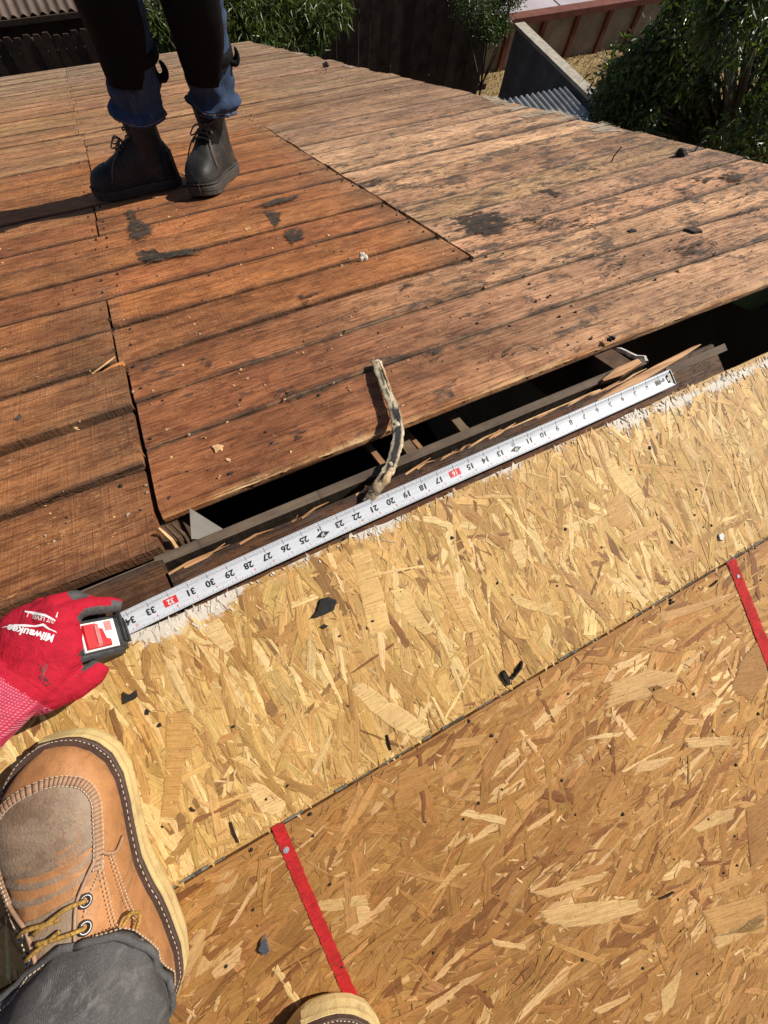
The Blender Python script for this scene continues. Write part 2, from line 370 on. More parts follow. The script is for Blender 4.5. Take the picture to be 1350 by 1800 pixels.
def tint_at(x,s,base,jit,grime):
    if base=='smooth':
        c=lerp(RED,TAN,sm(.25,1.15,x)); g=.46+.12*sm(.3,1.2,x)
    elif base=='right':
        c=lerp(TAN,GREY,sm(1.2,2.6,s)*.8); g=.70-.26*sm(1.0,2.5,s)
        c=lerp(c,GREY,.30*sm(1.5,1.95,x))
    elif base=='far':
        c=lerp((.45,.25,.125),(.38,.265,.175),sm(3.4,5.6,s)); g=.42
        c=lerp(c,GREY,.7*sm(.9,1.4,x))
    else:
        c=ORANGE; g=.22
        c=lerp(c,BROWN,.75*(1-sm(.5,.85,s+.25*sm(.1,.7,x))))
        if x<RJ1: c=lerp(c,BROWN,.35); c=lerp(c,(.185,.130,.085),.45*sm(RJ1-.20,RJ1-.02,x)*(1 if s<.95 else 0)*(.4+.6*abs(mnoise.noise(Vector((s*9,1,2))))*1.6))
        c=lerp(c,(.24,.10,.045),.55*max(0,mnoise.noise(Vector((x*2.3,s*7,4)))))
        if x>RJ2-.14 and s<2.3: c=lerp(c,(.25,.175,.105),.5*sm(RJ2-.16,RJ2,x))
    c=tuple(max(.01,v*j) for v,j in zip(c,jit))
    return (*c,min(1,g+grime))
def make_plank(x0,x1,e0,e1,g0,g1,dz,base,mat,jit,grime,dx,wob,lip=False,parent=far,th=.019):
    n=max(2,int((x1-x0)/dx)+1); cx=(x0+x1)/2; cs=(e0(cx)+e1(cx))/2
    vs=[];uv=[];ti=[];fs=[]
    sd=random.uniform(0,500); tw=random.uniform(-.0015,.0015)
    for i in range(n+1):
        x=x0+(x1-x0)*i/n
        a=e0(x)+g0; b=e1(x)-g1
        wa=wob*(mnoise.noise(Vector((x*9,sd,0)))+.6*mnoise.noise(Vector((x*31,sd,5)))); wb=wob*(mnoise.noise(Vector((x*9,sd+50,0)))+.6*mnoise.noise(Vector((x*31,sd+50,5))))
        xe=x
        if i==0: xe+=random.uniform(0,.0015)
        if i==n: xe-=random.uniform(0,.0015)
        a+=wa; b-=wb
        hb=dz+.0012*mnoise.noise(Vector((x*3,sd+9,0)))
        bv=.0022
        prof=[(a,hb-th,0),(a,hb-bv,0.0),(a+bv,hb,.02),((a*.66+b*.34),hb+.0006,.34),((a*.34+b*.66),hb+.0006+tw,.66),(b-bv,hb+tw,.98),(b,hb+tw-bv,1),(b,hb-th,1)]
        if lip:   # tongued edge : rounded nose, groove, thin pale tongue
            prof=[(a+.001,hb-th,0),(a,hb-.0095,0),(a+.0042,hb-.0080,0),(a+.0100,hb-.0030,.06),(a+.016,hb-.0004,.09)]+prof[3:]
        for j_,(s,h,v) in enumerate(prof):
            tt=tint_at(x,s,base,jit,grime)
            if lip and j_ in (1,2): tt=(*lerp((.40,.19,.075),(.70,.50,.28),sm(.35,.75,.5+.8*mnoise.noise(Vector((x*11,sd,3))))),.1); v=.2
            vs.append((xe-cx,s-cs,h)); uv.append((x,v)); ti.append(tt)
    k=len(prof)
    for i in range(n):
        for j in range(k-1):
            fs.append((i*k+j,(i+1)*k+j,(i+1)*k+j+1,i*k+j+1))
        fs.append((i*k+k-1,(i+1)*k+k-1,(i+1)*k,i*k))
    fs.append(tuple(range(k))); fs.append(tuple(n*k+k-1-j for j in range(k)))
    o=mesh_obj('plank',vs,fs,mat,parent,uvs=uv,tint=ti); o.location=(cx,cs,0)
    return o
def jitter(a=.14,sat=.06):
    k=random.uniform(1-a,1+a); return (k*random.uniform(1-sat,1+sat),k*random.uniform(1-sat,1+sat),k*random.uniform(1-sat*1.5,1+sat*1.5))
XL=-3.2
PR,PS=M['plank_rough'],M['plank_smooth']
# long planed planks on the right, beside the ridge gap
make_plank(RJ1+.003,RAKE,E0,E1,0,.0026,0,'smooth',PS,(1,1,1),.02,.06,.0008,lip=True)
make_plank(RJ1+.0035,RAKE-.004,E1,E2,.0030,.0026,-.001,'smooth',PS,(.92,.90,.92),.06,.06,.0008)
make_plank(RJ1+.002,RAKE+.003,E2,E3,.0030,.004,-.0005,'smooth',PS,(1.06,1.08,1.06),.14,.06,.001)
# left of the first joint
leftrows=[.083,.2485,.4057,.5693,.7173,.8818]
gl=[(.003,.005),(.006,.012),(.012,.008),(.008,.006),(.006,.004)]
jl=[(1.38,1.26,1.15),(1.28,1.18,1.08),(1.14,1.08,1.02),(1.12,1.08,1.02),(1.12,1.08,1.06)]
for i in range(5):
    make_plank(XL,RJ1-.0045-(0 if i<3 else .012),const(leftrows[i],-.006),const(leftrows[i+1],-.006),gl[i][0],gl[i][1],random.uniform(-.003,.002)+(.002 if i==2 else 0),'rough',PR,jl[i],.05,.03,.0036)
# between the first and second joints
midrows=[None,.7233,.8818,1.0419,1.1937,1.3398,1.489,1.640,1.790,1.940,2.085,2.205,2.322]
for i in range(len(midrows)-1):
    e0=E3 if i==0 else const(midrows[i]); e1=const(midrows[i+1])
    gg=[(.011,.008),(.0085,.006),(.0065,.004)][i] if i<3 else (random.uniform(.002,.0048),random.uniform(.002,.0048))
    x0=(RJ1-.012 if i<2 else XL) if i<12 else XL
    if i>=2:                                      # these rows run on to the left, broken here and there over a rafter
        brk=[None,None,None,None,None,None,RJ1][i] if i<7 else random.choice([None,RJ1-.805])
        if i==5: brk=RJ1-.003
        if brk is not None:
            make_plank(XL,brk-.003,e0,e1,*gg,random.uniform(-.002,.002),'rough',PR,jitter(),0,.06,.002); x0=brk+.002
        if i in (10,11): 
            make_plank(XL,.112,e0,e1,*gg,-.001,'rough',PR,jitter(),0,.1,.002); x0=.116
    jt=jitter(.1) if i not in (0,1) else [(1.06,1.02,1),(1.12,1.06,1.0)][i]
    make_plank(x0,RJ2-.002-random.uniform(0,.003),e0,e1,*gg,random.uniform(-.002,.002),'rough',PR,jt,.0,.03 if i<4 else .06,.0034 if i<4 else .002)
# right of the second joint
rrows=[None,.690,.826,.960,1.100,1.243,1.388,1.535,1.685,1.830,1.985,2.150,2.322]
for i in range(len(rrows)-1):
    e0=E3 if i==0 else const(rrows[i],-.012*(1 if i<3 else 0)); e1=const(rrows[i+1],-.012*(1 if i+1<3 else 0))
    jt=jitter(.13,.04)
    if i in (5,7): jt=(1.25,1.32,1.35)
    make_plank(RJ2+.0015,RAKE+random.uniform(-.012,.012),e0,e1,.0024,.0026,random.uniform(-.0014,.0018),'right',PS,jt,random.uniform(-.05,.12),.06,.0007)
# everything further down the slope
s=2.322; k=0
while s<EAVE-.03:
    w=random.choice([.145,.149,.152,.152]); e=min(s+w,EAVE)
    br=[XL]+sorted(set([RJ1-.805*random.randint(0,2)+.0]+([RJ1+.805*random.randint(0,1)] if random.random()<.75 else [])))+[RAKE+random.uniform(-.02,.015)]
    if k<3: br=[XL,.114,RAKE+.004]
    for a,b in zip(br[:-1],br[1:]):
        if b-a<.1: continue
        make_plank(a+.0015,b-.0015,const(s),const(e),.0016,.0018,random.uniform(-.003,.003),'far',PR,jitter(.16,.05),random.uniform(-.05,.12),.2,.002)
    s=e; k+=1
# rafters, ridge board, edge boards
def fbox(name,x0,x1,s0,s1,h0,h1,mat,parent=far):
    m=MB(); m.box((x0,s0,h0),(x1,s1,h1)); return m.build(name,mat,parent)
for x in (RJ1-1.61,RJ1-.805,RJ1,RJ2,RJ2+.79):
    fbox('rafter',x-.021,x+.021,.075,EAVE-.05,-.165,-.0235,M['rafter'])
M['edge_wood']=simple('sun_bleached_edge_board',(.36,.27,.19),.85,.35,14,.3,col2=(.20,.15,.11))
fbox('fascia',XL,RAKE+.02,EAVE+.004,EAVE+.024,-.17,-.004,M['edge_wood'])
fbox('barge_board',RAKE-.022,RAKE-.002,.0,EAVE,-.17,-.024,M['edge_wood'])
m=MB(); m.box((.085,.050,-.19),(.905,.0635,-.018)); m.box((XL,.052,-.19),(.0849,.066,-.034))
ro=m.build('ridge_board',M['grey_timber']); ro.parent=far; ro.matrix_parent_inverse=Matrix.Rotation(PITCH,4,'X')
# pieces glimpsed in the gap : plaster laths and hangers under the roof
lm=[simple('lath_pale',(.30,.165,.085),.85,.3,30),simple('lath_dark',(.16,.11,.07),.85,.3,30)]
for i in range(5):
    x=(.435,.478,.515,.575,.602)[i]; q=MB(); q.box((x,.070,-.070-.010*(i*7%3)),(x+(.010,.020,.008,.016,.012)[i],.62,-.060-.010*(i*7%3)),0,Matrix.Rotation((.05,-.04,.02,-.07,.04)[i],4,'Z'))
    o=q.build('lath',lm[i%2],far)
m=MB(); m.prism([(.128,.078),(.150,.067),(.166,.068),(.172,.075),(.140,.125)],-.06,-.043,0,.05)
o=m.build('blocking',M['insul']); o.parent=far; o.matrix_parent_inverse=Matrix.Rotation(PITCH,4,'X')
for xx in (.105,.114,.122):
    m=MB(); m.tube([(xx,.076,-.058),(xx+.002,.085,-.035),(xx-.004,.10,-.02)],[.004,.003,.002],5); o=m.build('torn_end',M['cream_wood'] if xx==.105 else M['rafter']); o.parent=far; o.matrix_parent_inverse=Matrix.Rotation(PITCH,4,'X')
gq=[on_y(1283,531,.17),on_y(1420,470,.17),on_y(1420,600,.17),on_y(1352,562,.17)]; m=MB(); m.add(gq+[p+Vector((0,.015,0)) for p in gq],[(0,3,2,1),(4,5,6,7),(0,1,5,4),(1,2,6,5),(2,3,7,6),(3,0,4,7)]); o=m.build('blocking_board',M['green_paint']); o.parent=far; o.matrix_parent_inverse=Matrix.Rotation(PITCH,4,'X'); o['label']='green painted board under the planks'
# gable rafter end with ragged paper at right end of ridge board
m=MB(); m.box((.893,.072,-.15),(.937,.34,-.05)); o=m.build('blocking',M['rafter'],far)
pts=[(.938+.004*math.sin(i*2.1),.15-.011*i,-.088+.006*i+.002*math.sin(i*3)) for i in range(9)]
m=MB(); m.tube(pts,[.003+.0015*abs(math.sin(i*1.7)) for i in range(9)],6); o=m.build('torn_paper_edge',M['white_foam']); o.parent=far; o.matrix_parent_inverse=Matrix.Rotation(PITCH,4,'X')

# bitumen felt left stuck to the planks
def felt(pts,h=.0030,th=.0012,name='felt_patch',mat=None,amp=.004,sat=0,k0=1.0):
    """thin film of bitumen felt left on the planks : solid in the middle, frayed towards its rim"""
    base=poly_px(far_at,pts); q=rough_poly(base,amp*.6,4); n=len(q); c=Vector((sum(p[0] for p in q)/n,sum(p[1] for p in q)/n)); vs=[];ti=[];fs=[]
    for k,al in ((1.55,-.35*k0),(1.0,.40*k0),(.70,.78*k0)):
        for p in q: v=c+(Vector(p)-c)*k; vs.append((v.x,v.y,h+.0022)); ti.append((1,1,1,al))
    vs.append((c.x,c.y,h+.0022)); ti.append((1,1,1,.85*k0))
    for r in range(2):
        for i in range(n): fs.append((r*n+i,r*n+(i+1)%n,(r+1)*n+(i+1)%n,(r+1)*n+i))
    for i in range(n): fs.append((2*n+i,2*n+(i+1)%n,3*n))
    ar=sum(q[i][0]*q[(i+1)%n][1]-q[(i+1)%n][0]*q[i][1] for i in range(n))
    if ar<0: fs=[tuple(reversed(f)) for f in fs]
    return mesh_obj(name,vs,fs,mat or M['felt_stain'],far,tint=ti)
felt([(790,384),(822,379),(850,375),(882,374),(884,386),(907,398),(893,402),(893,412),(860,418),(828,415),(808,402),(800,393)],.0012,.0008,amp=.01)
felt([(223,372),(238,371),(238,384),(270,398),(270,414),(240,427),(228,421),(226,395)],.001,.0012)
felt([(241,440),(256,446),(264,440),(270,438),(275,447),(350,437),(352,447),(300,455),(270,463),(244,461)],.001,.0012)
felt([(464,374),(494,373),(494,390),(484,402),(474,390)],.001,.0010)
felt([(497,405),(534,402),(534,420),(515,432),(504,420)],.001,.0012)
felt([(1256,311),(1285,306),(1311,312),(1312,320),(1290,323)],.004,.002)
felt([(1216,313),(1254,314),(1242,323)],.002,.001)
felt([(943,336),(965,334),(990,343),(978,350)],.001,.001)
felt([(448,364),(480,352),(530,342),(520,352),(470,366)],.001,.0008,amp=.003)
felt([(905,385),(960,378),(1010,392),(960,410)],.0005,k0=.52); felt([(1040,470),(1100,455),(1110,470),(1060,490)],.0005,k0=.52); felt([(1160,432),(1215,415),(1290,425),(1210,455)],.0005,k0=.52); felt([(880,612),(905,606),(915,622),(885,630)],.0005,k0=.52); felt([(740,620),(780,612),(800,628),(760,640)],.0005,k0=.52)
felt([(470,690),(520,675),(545,700),(490,715)],.0005,k0=.52); felt([(505,760),(530,745),(545,770),(515,780)],.0005,k0=.52); felt([(520,520),(560,508),(575,525),(540,540)],.0005,k0=.52); felt([(690,500),(715,490),(730,505),(705,515)],.0005,k0=.52); felt([(345,630),(380,620),(390,640),(355,648)],.0005,k0=.52)
felt([(1000,300),(1040,290),(1060,300),(1020,312)],.0005,k0=.52); felt([(1290,340),(1330,345),(1320,372),(1290,365)],.0005,k0=.52); felt([(640,310),(680,318),(660,330),(630,322)],.0005,k0=.52)
felt([(1180,330),(1230,335),(1215,350),(1180,345)],.0005,k0=.52); felt([(990,385),(1030,378),(1050,400),(1010,410)],.0005,k0=.52)

# old nail heads, two to a plank over every rafter
nm=MB()
for x in (RJ1-.805,RJ1-.016,RJ1+.018,RJ2-.016,RJ2+.018,RJ2+.79):
    for k in range(46):
        for o_ in (.035,.11):
            s_=.13+.1525*k+o_+random.uniform(-.012,.012)
            if s_>EAVE-.1 or random.random()<.2 or (x<.12 and x>.08 and s_<.2): continue
            r=.0032*random.uniform(.8,1.4); xx=x+random.uniform(-.006,.006)
            nm.prism([(xx+r*math.cos(t),s_+r*math.sin(t)) for t in np.linspace(0,5.3,7)],-.002,.0022,0,.25)
o=nm.build('nail_head',M['rust'],far); o['kind']='stuff'
# crumbs of wood, grit and tar lying about
def crumbs(name,n,parent,area,h,mats,seed):
    r=random.Random(seed)
    for mi,mat in enumerate(mats):
        m=MB()
        for i in range(n):
            x=r.uniform(area[0],area[1]); y=area[2]+(area[3]-area[2])*r.random()**1.6; a=r.uniform(0,6.28); L=r.uniform(.0010,.0042)*(1.6 if r.random()<.08 else 1); w=L*r.uniform(.3,.9); z=L*r.uniform(.25,.7); ca,sa=math.cos(a),math.sin(a)
            P=[(-L,-w*.6),(L*.7,-w),(L,w*.5),(-L*.4,w)]; q=[(x+ca*u-sa*v,y+sa*u+ca*v) for u,v in P]
            m.add([(p[0],p[1],h-.001) for p in q]+[(x+L*.1,y,h+z),(x-L*.3,y+w*.2,h+z*.8)],[(0,1,4,5),(1,2,4),(2,3,5,4),(3,0,5)])
        o=m.build(name,mat,parent); o['kind']='stuff'
crumbs('wood_crumb',520,far,(-.6,1.93,.16,3.6),.0008,[M['cream_wood'],M['tar'],M['edge_wood']],3)
# nails along the rake and bent nails in the planks
def nail_up(name,px,py,hgt,lean,label):
    x,s_=far_at(px,py); b=farw(x,s_,-.004); m=MB()
    p=[b,b+Vector((0,0,hgt*.5)),b+Vector((lean*.5,0,hgt*.85)),b+Vector((lean,0,hgt))]
    m.tube(p,[.0022,.002,.002,.0016],6); m.ball(p[-1],(.0042,.0042,.0016),0,8,4)
    o=m.build(name,M['rust']); tag(o,label,'nail')
nail_up('bent_nail',1073,286,.045,.012,'bent rusty nail standing out of the tan planks, below the dark clump')
nail_up('bent_nail',1220,266,.03,.02,'small rusty nail at the rake edge beside the dark clump')
nail_up('bent_nail',573,128,.06,0,'tall thin nail near the far rake edge below the leafy tree')
nail_up('bent_nail',685,133,.05,.0,'thin nail at the rake edge in front of the dark fence')
nail_up('bent_nail',747,147,.04,.015,'short bent nail on the rake edge close to the shed roof')

# ================================================================== NEAR ROOF SLOPE : strand board
near = empty('board_roof','near roof slope covered with strand board panels under the boots','roof',rot=(PITCH,0,0))
OT=.0068    # top of the panel core
def nplank(x0,x1,t0,t1,htop,jit,grime=.45,wob=.0015,seg=.05):
    e0=lambda x:t0; e1=lambda x:t1
    return make_plank(x0,x1,const(t0),const(t1),0,0,htop,'rough',M['old_plank'],jit,grime,seg,wob,parent=near)
nplank(XL,.098,-.13,.047,-.0045,(.46,.48,.52),.35,wob=.003); nplank(.101,1.015,-.13,.029,-.0042,(.40,.40,.44),.5,wob=.0025)
for i in range(9): nplank(XL,RAKE-.01,-.13-.15*(i+1)+.004,-.13-.15*i,-.0045,(.4,.42,.5),.4,seg=.4)
for x in (RJ1-.805,RJ1,RJ2,RJ2+.79):
    m=MB(); m.box((x-.021,-1.5,-.165),(x+.021,-.02,-.0245)); m.build('rafter',M['rafter'],near)
m=MB(); m.box((.90,.0085,-.016),(1.035,.021,-.001)); m.build('batten_end',M['grey_timber'],near)

PAN={'A':(-.022,-.3015),'B':(-.3050,-1.55)}
def panel_outline(which):
    a,b=PAN[which]; xs=np.arange(-1.6,1.93,.012); 
    top=[]
    for x in xs:
        w=.0022*mnoise.noise(Vector((x*14,3,0)))+.0018*mnoise.noise(Vector((x*50,9,0))) if which=='A' else .0012*mnoise.noise(Vector((x*40,5,0)))
        top.append((x,a+w))
    bot=[(x,b+.0010*mnoise.noise(Vector((x*45,31,0)))) for x in xs[::-1]] if which=='A' else [(xs[-1],b),(xs[0],b)]
    return top+bot
panels={}
for w in 'AB':
    m=MB(); m.prism(panel_outline(w),-.004,OT); cc=(.50,.31,.11,1) if w=='A' else (.36,.18,.058,1)
    panels[w]=mesh_obj('strand_board_panel',m.v,m.f,M['strand'],near,uvs=[(v.x,v.y) if w=='B' else (v.y,v.x) for v in m.v],tint=[cc]*len(m.v))
panels['A']['label']='pale yellow strand board strip below the tape'
panels['B']['label']='orange brown strand board with red painted lines'
hand={'A':[],'B':[]}
PALA=[((.62,.41,.155),.36),((.54,.335,.115),.28),((.78,.58,.28),.18),((.42,.24,.08),.13),((.25,.125,.045),.05)]
PALB=[((.455,.252,.084),.40),((.39,.202,.062),.28),((.56,.33,.13),.15),((.25,.11,.036),.09),((.74,.53,.27),.08)]
def pick(pal):
    r=random.random(); a=0
    for c,p in pal:
        a+=p
        if r<a: return c
    return pal[0][0]
def strand_shape(L,W):
    """irregular thin wood strand, local outline"""
    n=7; up=[];dn=[]
    sk0=random.uniform(-.5,.5)*W; sk1=random.uniform(-.5,.5)*W
    bow=random.uniform(-.06,.06)*L*.3
    tp0=random.choice([1,1,.8,.5]); tp1=random.choice([1,1,.7,.35])
    for i in range(n):
        f=i/(n-1); x=-L/2+L*f; wd=W/2*(tp0+(1-tp0)*min(1,f*3))*(1 if f<.67 else 1+(tp1-1)*(f-.67)*3)
        b=bow*(1-(2*f-1)**2)
        rg=random.uniform(-.05,.05)*L*(1 if i in (0,n-1) else .2); up.append((x+sk0*(1-f)*.8+sk1*f*.8+rg,b+wd+random.uniform(-.12,.10)*W)); dn.append((x-sk0*(1-f)*.8-sk1*f*.8-rg*.7,b-wd+random.uniform(-.10,.12)*W))
    return up,dn
class Strands:
    def __init__(s): s.v=[];s.f=[];s.uv=[];s.t=[]
    def add(s,cx,ct,ang,L,W,h,col,tilt):
        up,dn=strand_shape(L,W); ca,sa=math.cos(ang),math.sin(ang); b=len(s.v)
        u0=random.uniform(0,40); v0=random.uniform(0,40); n=len(up)
        kx,ky=random.uniform(-tilt,tilt)/(L/2),random.uniform(-tilt,tilt)/(W/2)
        jc=random.uniform(.88,1.12); col=tuple(c*jc*random.uniform(.96,1.04) for c in col)
        ins=min(.0032,W*.27)
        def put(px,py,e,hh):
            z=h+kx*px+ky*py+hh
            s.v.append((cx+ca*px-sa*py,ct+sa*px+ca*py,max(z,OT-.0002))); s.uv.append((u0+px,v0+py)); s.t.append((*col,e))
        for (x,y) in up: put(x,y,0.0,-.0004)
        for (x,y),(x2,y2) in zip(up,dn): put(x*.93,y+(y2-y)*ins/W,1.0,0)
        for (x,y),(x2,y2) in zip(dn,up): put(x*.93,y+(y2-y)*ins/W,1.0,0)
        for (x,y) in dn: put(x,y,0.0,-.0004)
        for r in range(3):
            for i in range(n-1):
                s.f.append((b+r*n+i,b+(r+1)*n+i,b+(r+1)*n+i+1,b+r*n+i+1))
    def build(s,name,parent,kind=None):
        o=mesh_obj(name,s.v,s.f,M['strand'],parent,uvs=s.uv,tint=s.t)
        if kind:o['kind']=kind
        return o
def in_view(x,t):
    p=nearw(x,t,OT)-CAM_POS; q=CAM_R@p
    if q.z<.02: return False
    u=675+FPX*q.x/q.z; v=900+FPX*q.y/q.z
    return -60<u<1410 and 560<v<1860
def scatter(which,n,nbig,pal,mean,spread):
    a,b=PAN[which]; st=Strands(); H0=OT+.0001; dh=.0011
    ylo=b if which=='A' else -1.54
    items=[]
    for i in range(n):
        f=i/n
        if f<.62: L=random.uniform(.06,.14); W=random.uniform(.012,.028)
        elif f<.87: L=random.uniform(.04,.11); W=random.uniform(.006,.018)
        else: L=random.uniform(.015,.075); W=L*random.uniform(.06,.20)
        x=random.uniform(-.5,1.90); t=random.uniform(ylo,a)
        if which=='B' and not in_view(x,t) and random.random()<.5: continue
        ang=mean+random.gauss(0,spread)+(random.choice([0,0,0,0,.8,-.8,math.pi/2]) if random.random()<.5 else 0)
        big=f>.40 and L>.05
        if which=='A':   # keep inside the strip
            half=abs(math.sin(ang))*L/2+abs(math.cos(ang))*W/2+.0015
            if half>(a-ylo)/2: continue
            t=min(max(t,ylo+half),a-half)
        else:
            half=abs(math.sin(ang))*L/2+abs(math.cos(ang))*W/2+.001
            t=min(t,a-half)
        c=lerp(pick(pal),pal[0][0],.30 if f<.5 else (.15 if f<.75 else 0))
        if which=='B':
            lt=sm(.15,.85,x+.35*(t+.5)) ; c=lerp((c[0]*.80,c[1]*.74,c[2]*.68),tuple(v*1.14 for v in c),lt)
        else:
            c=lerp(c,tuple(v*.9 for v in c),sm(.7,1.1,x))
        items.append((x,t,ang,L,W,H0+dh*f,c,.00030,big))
    vis=[q for q in items if q[8] and in_view(q[0],q[1])]
    vis.sort(key=lambda q:-q[3]*q[4]); own=set(id(q) for q in vis[:nbig])
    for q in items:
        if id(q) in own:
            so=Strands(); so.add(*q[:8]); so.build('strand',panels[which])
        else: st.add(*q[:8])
    # fines : splinters pressed into the face
    for i in range(int(n*.75)):
        x=random.uniform(-.4,1.9); t=random.uniform(ylo+.006,a-.006); L=random.uniform(.004,.018)
        if which=='A' and not(ylo+.01<t<a-.01): continue
        st.add(x,t,mean+random.gauss(0,.8),L,L*random.uniform(.10,.4),H0+dh*random.uniform(.5,1.05),lerp(pick(pal),random.choice([(.75,.55,.30),(.22,.11,.045)]),random.random()*.5),.0005)
    st.build('strand_layer',panels[which],'stuff')
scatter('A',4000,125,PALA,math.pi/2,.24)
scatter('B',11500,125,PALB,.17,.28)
# strands that stand out, one by one
def hand_strand(which,pts,col,h=.0013):
    q=[near_at(x,y,OT+.001) for x,y in pts]; st=Strands(); n=len(q)
    cx=sum(p[0] for p in q)/n; ct=sum(p[1] for p in q)/n
    pr=rough_poly(rough_poly(q,.0016,3),.0007,2); m=len(pr)
    d=Vector(q[1])-Vector(q[0]); an=math.atan2(d.y,d.x); ca,sa=math.cos(an),math.sin(an)
    vs=[];uv=[];ti=[]
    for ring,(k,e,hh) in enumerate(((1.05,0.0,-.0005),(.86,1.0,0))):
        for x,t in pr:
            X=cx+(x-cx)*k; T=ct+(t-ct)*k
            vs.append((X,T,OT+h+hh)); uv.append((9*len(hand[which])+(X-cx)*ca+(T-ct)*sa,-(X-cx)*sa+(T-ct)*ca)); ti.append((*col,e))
    ar=sum(pr[i][0]*pr[(i+1)%m][1]-pr[(i+1)%m][0]*pr[i][1] for i in range(m))
    fs=[tuple(range(m,2*m))]+[(i,(i+1)%m,m+(i+1)%m,m+i) for i in range(m)]
    if ar<0: fs=[tuple(reversed(f)) for f in fs]
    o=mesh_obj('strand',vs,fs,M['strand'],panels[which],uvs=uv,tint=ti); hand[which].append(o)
CREAM=(.78,.58,.29); PALEY=(.70,.50,.22); MIDB=(.46,.26,.095); DKB=(.27,.125,.045); OLIVE=(.36,.22,.10)
HA=[([(612,1208),(632,1196),(700,1240),(762,1285),(735,1300),(690,1280),(650,1250)],CREAM),([(900,950),(915,945),(928,970),(925,998),(912,1000),(900,975)],CREAM),
([(683,1035),(715,1028),(730,1060),(765,1110),(748,1120),(720,1100)],PALEY),([(612,965),(645,955),(670,1030),(690,1108),(650,1122),(635,1060)],(.72,.49,.21)),
([(480,1128),(518,1090),(510,1110),(497,1140)],(.42,.20,.075)),([(466,1235),(478,1228),(490,1250),(480,1262),(468,1250)],(.15,.055,.03)),
([(1062,880),(1098,862),(1112,920),(1095,935),(1070,925)],(.50,.29,.12)),([(1090,945),(1160,912),(1165,928),(1100,962)],(.58,.36,.15)),
([(293,1245),(330,1245),(345,1310),(322,1350),(310,1440),(280,1440),(290,1350)],(.50,.28,.095)),([(890,1048),(900,1044),(980,1072),(985,1085),(970,1084),(905,1062)],PALEY),
([(1060,810),(1075,800),(1140,880),(1130,900),(1080,850)],(.76,.55,.25)),([(985,1000),(1005,1005),(1075,1090),(1068,1098),(1010,1040)],(.36,.19,.08)),
([(430,1380),(450,1372),(505,1410),(495,1440),(460,1430)],CREAM),([(400,1330),(415,1325),(505,1375),(500,1385)],PALEY),([(765,1010),(790,1005),(850,1130),(835,1140)],(.66,.42,.17)),
([(815,1110),(830,1105),(840,1180),(826,1190)],(.40,.21,.08)),([(345,1100),(385,1085),(420,1140),(395,1150)],(.80,.61,.32)),([(880,1130),(905,1160),(900,1185),(885,1170)],(.44,.22,.07))]
HB=[([(1338,1115),(1355,1112),(1350,1190),(1320,1235),(1284,1215),(1300,1165)],(.30,.145,.055)),([(945,1602),(1000,1588),(1125,1580),(1135,1600),(1060,1625),(990,1632),(955,1620)],CREAM),
([(1070,1200),(1140,1175),(1196,1182),(1190,1200),(1120,1232),(1060,1250)],(.72,.50,.25)),([(1130,1205),(1150,1200),(1235,1245),(1225,1258),(1150,1230)],(.42,.22,.075)),
([(845,1345),(890,1270),(908,1278),(870,1360),(850,1385)],(.33,.145,.048)),([(1050,1415),(1075,1362),(1100,1355),(1085,1400),(1055,1432)],(.42,.20,.065)),
([(1000,1545),(1035,1520),(1080,1515),(1060,1535)],(.36,.16,.055)),([(1060,1580),(1100,1490),(1118,1495),(1085,1575)],(.40,.20,.07)),([(930,1570),(1000,1550),(1075,1530),(1060,1545),(960,1580)],(.72,.51,.26)),
([(1215,1455),(1260,1425),(1295,1420),(1290,1440),(1225,1465)],CREAM),([(1200,1298),(1290,1292),(1285,1310),(1210,1315)],CREAM),([(625,1595),(648,1592),(650,1605),(640,1627),(632,1625)],CREAM),
([(800,1520),(830,1515),(780,1560),(755,1575)],(.70,.46,.20)),([(860,1650),(925,1658),(925,1670),(870,1663)],CREAM),([(1310,1420),(1350,1390),(1350,1500),(1320,1530)],(.30,.15,.06)),
([(1200,1690),(1245,1660),(1240,1710),(1190,1790),(1175,1790)],(.38,.19,.07)),([(1250,1650),(1300,1625),(1350,1600),(1350,1625),(1260,1670)],(.76,.55,.28)),([(1230,1600),(1350,1565),(1350,1640),(1260,1650)],(.58,.35,.14)),
([(700,1360),(750,1340),(770,1355),(740,1390),(700,1440),(690,1420)],(.34,.155,.05)),([(955,1655),(965,1650),(1070,1690),(1060,1700)],(.50,.28,.09)),([(1180,985),(1225,968),(1235,975),(1190,1000)],(.66,.44,.2)),
([(1120,1340),(1190,1330),(1160,1350),(1110,1365)],(.78,.58,.32)),([(1040,1775),(1110,1745),(1100,1760),(1050,1785)],(.76,.54,.28)),([(800,1300),(860,1290),(840,1310),(790,1320)],(.62,.37,.15)),
([(1160,1740),(1200,1700),(1190,1760),(1165,1790)],CREAM),([(1150,1080),(1270,1045),(1278,1055),(1165,1095)],(.62,.40,.19))]
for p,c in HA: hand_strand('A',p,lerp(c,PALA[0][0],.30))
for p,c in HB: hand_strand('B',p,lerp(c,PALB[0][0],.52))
# blue-grey dirt in the seam
def seam_dirt():
    m=MB()
    for i in range(150):
        x=random.uniform(-.1,1.5)
        if random.random()>(.35+.5*sm(.4,.9,x)): continue
        L=random.uniform(.004,.03); w=random.uniform(.0008,.0028)
        pts=rough_poly([(x,-.3016),(x+L,-.3016),(x+L,-.3016+w),(x,-.3016+w*random.random())],.0005,2); m.prism(pts,OT,OT+.0020)
    o=m.build('seam_dirt',simple('seam_dirt',(.17,.17,.15),.9,.4,200),panels['A']); o['kind']='stuff'
seam_dirt()
